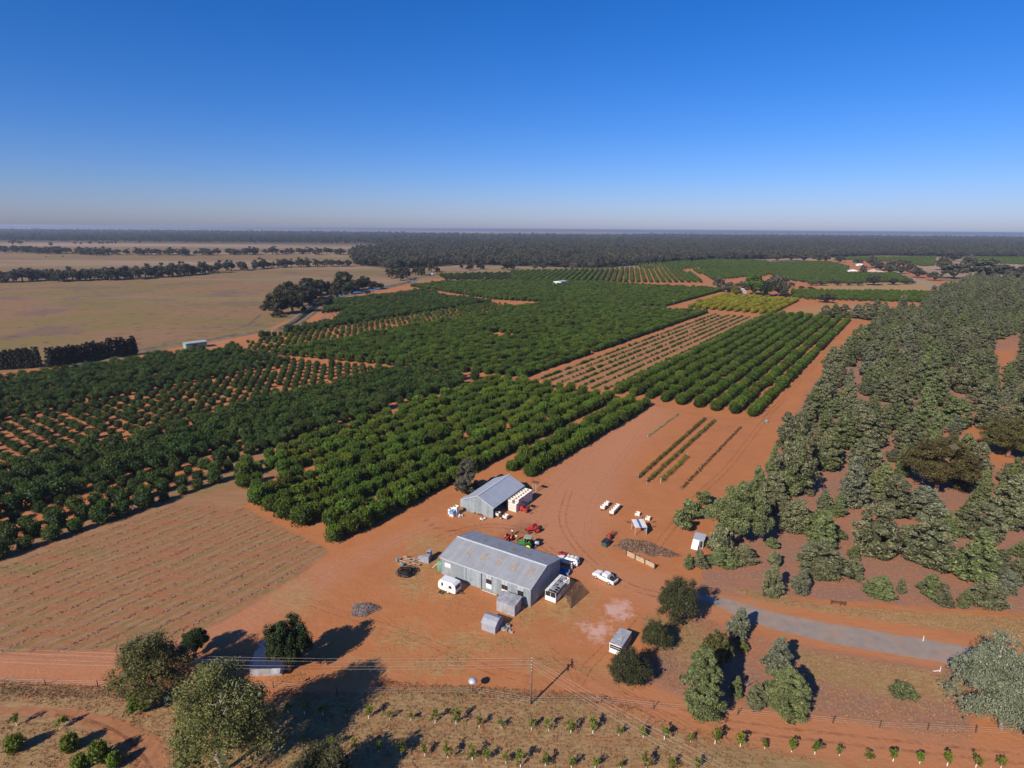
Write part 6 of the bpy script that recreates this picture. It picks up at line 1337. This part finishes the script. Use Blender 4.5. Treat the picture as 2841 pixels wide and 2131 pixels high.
bd = thing('loose_board', 'pale board leaning on the grey steel cabinet', 'board', zD(790, 840)); MB().bar((0, 0, .02), (.35, .9, .75), .16, .04).build('board', M['wood_pale'], bd)
def twig_pile(name, label, c, rx, ry, h, n, m_, sd, size=.42):
    r = np.random.default_rng(sd); a_ = r.uniform(0, 6.28, n); q = np.sqrt(r.random(n)); lobe = lambda b__: 1+.16*np.sin(3*b__+sd)+.11*np.sin(5*b__+1)+.07*np.sin(9*b__); x, y = q*np.cos(a_)*rx*lobe(a_), q*np.sin(a_)*ry*lobe(a_); z = h*(1-q**2)*(.72+.45*r.random(n)) + .25*np.sin(x*1.9)*np.cos(y*2.3)*(1-q)
    cen = np.column_stack([x, y, z+.05]); v = leaf_quads(cen, np.tile((0, 0, 1.0), (n, 1)), size, r, .11 if size > .3 else .2, .8); v[:, 2] = np.maximum(v[:, 2], .01)
    k = core_mass([(rx*.9, .0), (rx*.75, h*.35), (rx*.45, h*.65), (.05, h*.8)], 14, r, .15); ka = np.arctan2(k[0][:, 1], k[0][:, 0]); k[0][:, :2] *= lobe(ka)[:, None]; k[0][:, 1] *= ry/rx
    o = link(name, foliage_mesh(name, v, np.clip(r.normal(.5, .28, n), 0, 1), m_, k, .25)); o.location = (*c, 0); tag(o, label, 'pile'); return o
c = zBM(930, 290); twig_pile('brush_pile', 'grey heap of dead branches on the bare red ground', c, 2.4, 1.9, .9, 2600, LM['twig'], 1, .34)
c = zQ(1030, 1230); o_ = twig_pile('weedy_mound', 'long weedy earth mound held by the sleeper wall', c, 6.6, 2.7, 1.2, 5200, LM['weed'], 2, .29); o_.rotation_euler = (0, 0, -.42)
rwall = thing('sleeper_wall', 'timber sleeper retaining wall with dark posts along the weedy mound', 'wall', zQ(760, 1330)); pts = [zQ(760, 1330)-zQ(760, 1330)] + [zQ(*q)-zQ(760, 1330) for q in ((893, 1395), (1042, 1465), (1193, 1540))]
for q in pts: MB().box(q[0]-.1, q[0]+.1, q[1]-.1, q[1]+.1, 0, 1.35).build('post', M['wood_dark'], rwall)
for a_, b_ in zip(pts[:-1], pts[1:]):
    for k in range(4): MB().bar((a_[0], a_[1]+.16, .14+k*.27), (b_[0], b_[1]+.16, .14+k*.27), .12, .24).build('sleeper', M['wood_pale'], rwall)
up = thing('umbrella_shade', 'round white steel shade like an umbrella on a short stem', 'shade', zBM(1875, 990)); hU = height_at(zBM(1875, 990), 1600+880*K710)
MB().lathe([(.68, hU*.78), (.70, hU*.81), (.5, hU*.92), (.25, hU*.98), (.05, hU)], 20).build('dome', M['iron_light'], up, True); MB().tube([(0, 0, 0), (0, 0, hU*.8)], .06, 8).build('stem', M['dark'], up)
for a_ in range(3): MB().bar((0, 0, .5), (math.cos(a_*2.1)*.5, math.sin(a_*2.1)*.5, 0), .05).build('leg', M['dark'], up)
for lb, q0 in (('white roadside guide post on the far verge', (1340, 555)), ('white roadside guide post on the near verge beside a white lying post', (1485, 822))):
    t = thing('guide_post', lb, 'guide post', zBR(*q0)); MB().box(-.06, .06, -.03, .03, 0, 1.05).build('post', M['white'], t); MB().box(-.05, .05, -.04, -.031, .85, .95).build('reflector', M['tail'], t)
t = thing('lying_post', 'white post lying flat beside the near guide post', 'post', zBR(1455, 815), .15); MB().box(-.6, .6, -.06, .06, .0, .1).build('post', M['white'], t)
t = thing('trough', 'blue grey drum at the edge of the pines above the nursery rows', 'drum', zMN(1640, 380)); MB().lathe([(.45, 0), (.5, .05), (.5, .9), (.45, .95)], 14).build('barrel', M['drum'], t, True); MB().lathe([(.3, .95), (.3, 1.0)], 12).build('lid', M['grey'], t)
t = thing('pavers', 'small stack of block rubble beside the garden shed', 'rubble', zP(1040, 1480), -.4); r = random.Random(8)
for k in range(12): x, y = r.uniform(-.9, .9), r.uniform(-.7, .9); MB().box(x-.28, x+.28, y-.2, y+.2, .0 if k < 8 else .26, .25 if k < 8 else .5).build('block', M['iron_old'] if k % 3 else M['concrete'], t)
t = thing('cattle_yard_rail', 'short dark timber rails beside the pines across the road', 'rail', zBR(620, 245), -.2)
for x in (-1.5, .2, .9): MB().box(x-.1, x+.1, -.1, .1, 0, .9).build('post', M['wood_dark'], t)
for z in (.4, .75): MB().bar((-1.5, 0, z), (.9, 0, z), .1).build('rail', M['wood_dark'], t)

# ---- wheel tracks worn into the yard
def rut_mat(name, col, amt=.34, lo=.42, hi=.62):
    m, n, l, p = _nodes(name); p.inputs['Base Color'].default_value = rgb(*col); p.inputs['Roughness'].default_value = .95; p.inputs['Specular IOR Level'].default_value = .1
    ge = n.new('ShaderNodeNewGeometry'); nz = n.new('ShaderNodeTexNoise'); nz.inputs['Scale'].default_value = .9; nz.inputs['Detail'].default_value = 8; nz.inputs['Roughness'].default_value = .7; l.new(ge.outputs['Position'], nz.inputs[0])
    mr = n.new('ShaderNodeMapRange'); mr.inputs[1].default_value = lo; mr.inputs[2].default_value = hi; mr.inputs[4].default_value = amt; l.new(nz.outputs[0], mr.inputs[0])
    tr = n.new('ShaderNodeBsdfTransparent'); ms = n.new('ShaderNodeMixShader'); l.new(mr.outputs[0], ms.inputs[0]); l.new(tr.outputs[0], ms.inputs[1]); l.new(p.outputs[0], ms.inputs[2]); l.new(ms.outputs[0], n['Material Output'].inputs[0]); return m
rut_d, rut_p = rut_mat('dark_wheel_rut', (.25, .095, .05)), rut_mat('pale_wheel_rut', (.54, .29, .17))
def ruts(label, pts, m_, gap=1.6, wd=.5):
    P = [np.array(q) for q in pts]
    for s_ in (-1, 1):
        off = []
        for i_, q in enumerate(P):
            d_ = P[min(i_+1, len(P)-1)]-P[max(i_-1, 0)]; d_ = d_/np.hypot(*d_); off.append(q+np.array((-d_[1], d_[0]))*s_*gap/2)
        ribbon('wheel_track', off, wd, m_, .006, label, 'track', 1.0, .07)
ruts('dark wheel rut curving in from the road to the yard', [Dp(*q) for q in [(1500,1296),(1420,1285),(1350,1262),(1290,1225),(1240,1175),(1215,1120),(1230,1060)]], rut_d)
ruts('pale wheel rut between the machinery shed and the weedy mound', [Dp(*q) for q in [(1480,1305),(1400,1275),(1320,1225),(1270,1160),(1290,1070),(1350,980),(1410,900)]], rut_p)
ruts('pale wheel rut running up beside the bright orchard', [Dp(*q) for q in [(1160,1120),(1210,1040),(1290,960),(1370,890),(1430,860)]], rut_p, 1.8)
ruts('pale wheel rut along the near edge of the bright orchard', [Dp(*q) for q in [(1080,1140),(980,1130),(900,1150),(800,1195),(690,1250),(560,1325),(400,1390),(250,1420),(60,1432)]], rut_p)
ruts('dark wheel rut behind the machinery shed', [Dp(*q) for q in [(940,1165),(1000,1145),(1070,1135),(1140,1150),(1190,1190),(1240,1220)]], rut_d)
ruts('dark wheel rut circling the power pole', [Dp(*q) for q in [(1180,1400),(1230,1440),(1250,1480),(1270,1440),(1320,1390),(1370,1330)]], rut_d, 1.5, .26)
ruts('dark wheel rut along the pine edge', [Dp(*q) for q in [(1420,1180),(1500,1080),(1580,1000),(1650,910),(1720,830),(1800,750)]], rut_d)
ruts('dark wheel rut at the headland of the hedge rows', [Dp(*q) for q in [(1400,870),(1480,890),(1560,905),(1640,900),(1700,860)]], rut_d)
ruts('dark wheel rut sweeping past the brush pile', [Dp(*q) for q in [(640,1290),(720,1320),(820,1350),(930,1390),(1040,1440),(1150,1470)]], rut_d, 1.5, .26)
ruts('dark wheel rut through the foreground verge', [Dp(*q) for q in [(1330,1500),(1560,1562),(1850,1600),(2212,1640)]], rut_d)

ribbon('dirt_track', [zBL(*q) for q in [(-80,1150),(0,1155),(250,1165),(480,1180),(700,1215),(900,1270),(1080,1350),(1230,1470),(1340,1600),(1400,1700)]], [1.5, 1.5, 1.5, 1.6, 2.0, 2.8, 3.6, 4.2, 4.6], rut_mat('curved_track_soil', (.43, .185, .088), .85, .30, .55), .008, 'red dirt track curving round the bushy young citrus', 'track', 1.0, .2)
ribbon('dirt_track', [zBL(*q) for q in [(480,1190),(700,1232),(900,1292),(1060,1375),(1180,1480),(1280,1620),(1310,1700)]], .5, rut_mat('track_edge_soil', (.20, .08, .045), .6, .4, .6), .012, 'dark worn inner edge of the curved dirt track', 'track', 1.0, .1)
# ---- fence along the foreground boundary
fl = [zBL(-60, 930), zBL(845, 950), zBL(1180, 990), zBM(150, 960), zBM(700, 1010), zBM(1230, 1010), zBM(1900, 1010), zBN(165, 1095), zBN(770, 1090), zBN(1225, 1140), zBN(1950, 1195), zBR(560, 1265), zBR(965, 1305), zBR(1380, 1325), zBR(2212, 1370)]
fe = thing('wire_fence', 'sagging farm wire fence with timber posts along the foreground boundary', 'fence', fl[0]); acc = []
for i in range(len(fl)-1):
    k = max(1, int(np.hypot(*(fl[i+1]-fl[i]))/6.5)); acc += [fl[i]+(fl[i+1]-fl[i])*q/k for q in range(k)]
acc.append(fl[-1]); pm = MB().tube([(0, 0, 0), (.02, 0, 1.15)], [.08, .07], 7).mesh('post', M['wood_dark'])
for q in acc: o_ = link('post', pm, fe); o_.location = (q[0]-fl[0][0], q[1]-fl[0][1], 0); o_.rotation_euler = (random.Random(q[0]).uniform(-.06, .06), random.Random(q[1]).uniform(-.06, .06), 0)
for z in (.35, .7, 1.05): MB().tube([(q[0]-fl[0][0], q[1]-fl[0][1], z) for q in acc], .012, 4).build('wire', M['wire'], fe)

# ---- power poles and lines
def power_pole(label, p, h, arms, az, r0=.15, group=None):
    t = thing('power_pole', label, 'power pole', p, az, group); MB().tube([(0, 0, -.2), (0, 0, h)], [r0, r0*.7], 10).build('pole', M['pole'], t, True)
    for z, w_ in arms:
        MB().box(-.06, .06, -w_, w_, z-.07, z+.07).build('crossarm', M['pole'], t)
        for y in (-w_*.9, -w_*.4, w_*.4, w_*.9): MB().lathe([(.045, z+.07), (.06, z+.13), (.03, z+.2)], 8, 0, y).build('insulator', M['white'], t)
    return t
pb = zBN(165, 1100); ph = height_at(pb, 1600+738*K710)
power_pole('tall timber power pole with a crossarm beside the yard', pb, ph, ((ph-.25, 1.05), (ph-1.0, .75)), math.radians(-4), .17)
def wires(ends_a, ends_b, sag, label, group):
    for A_, B_ in zip(ends_a, ends_b):
        A_, B_ = Vector(A_), Vector(B_); pts = [A_.lerp(B_, f_) - Vector((0, 0, sag*4*f_*(1-f_))) for f_ in np.linspace(0, 1, 24)]
        tag(MB().tube(pts, .0125, 5).build('power_line', M['wire']), label, 'power line', group)
ya = [-.95, -.42, .42, .95]; at_pole = [(pb[0], pb[1]+y, ph-.08) for y in ya]
lz = 7.0; L0 = G(-420, 1600+606*K710, lz); wires(at_pole, [(L0[0], L0[1]+y*1.6, lz) for y in ya], 1.3, 'thin power line running from the yard pole over the foreground gums', 'power lines to the gums')
R0_ = G(2380, 2340, lz); wires(at_pole, [(R0_[0]+y*1.2, R0_[1]+y, lz) for y in ya], .7, 'thin power line slanting from the yard pole over the sapling rows', 'power lines over the saplings')
for n_, (z0, x, yb, yt) in enumerate([(ZTM, 415, 975, 885), (ZTM, 935, 690, 615), (ZTM, 990, 680, 640), (ZTM, 690, 720, 660), (ZTM, 1297, 605, 545), (ZTM, 1316, 668, 618), (ZTM, 1803, 685, 625), (ZTM, 1460, 565, 520), (ZTM, 1898, 490, 465), (ZTN, 468, 750, 695), (ZTN, 1397, 788, 728), (ZTN, 715, 452, 390), (ZTR, 417, 587, 525)]):
    p = G(z0[0]+x*z0[2]/2212, z0[1]+yb*z0[2]/2212); h = min(max(height_at(p, z0[1]+yt*z0[2]/2212), 6), 14); power_pole('distant pale power pole standing above the orchard rows', p, h, ((h-.4, 1.1),), math.radians(20), .2, 'distant power poles')
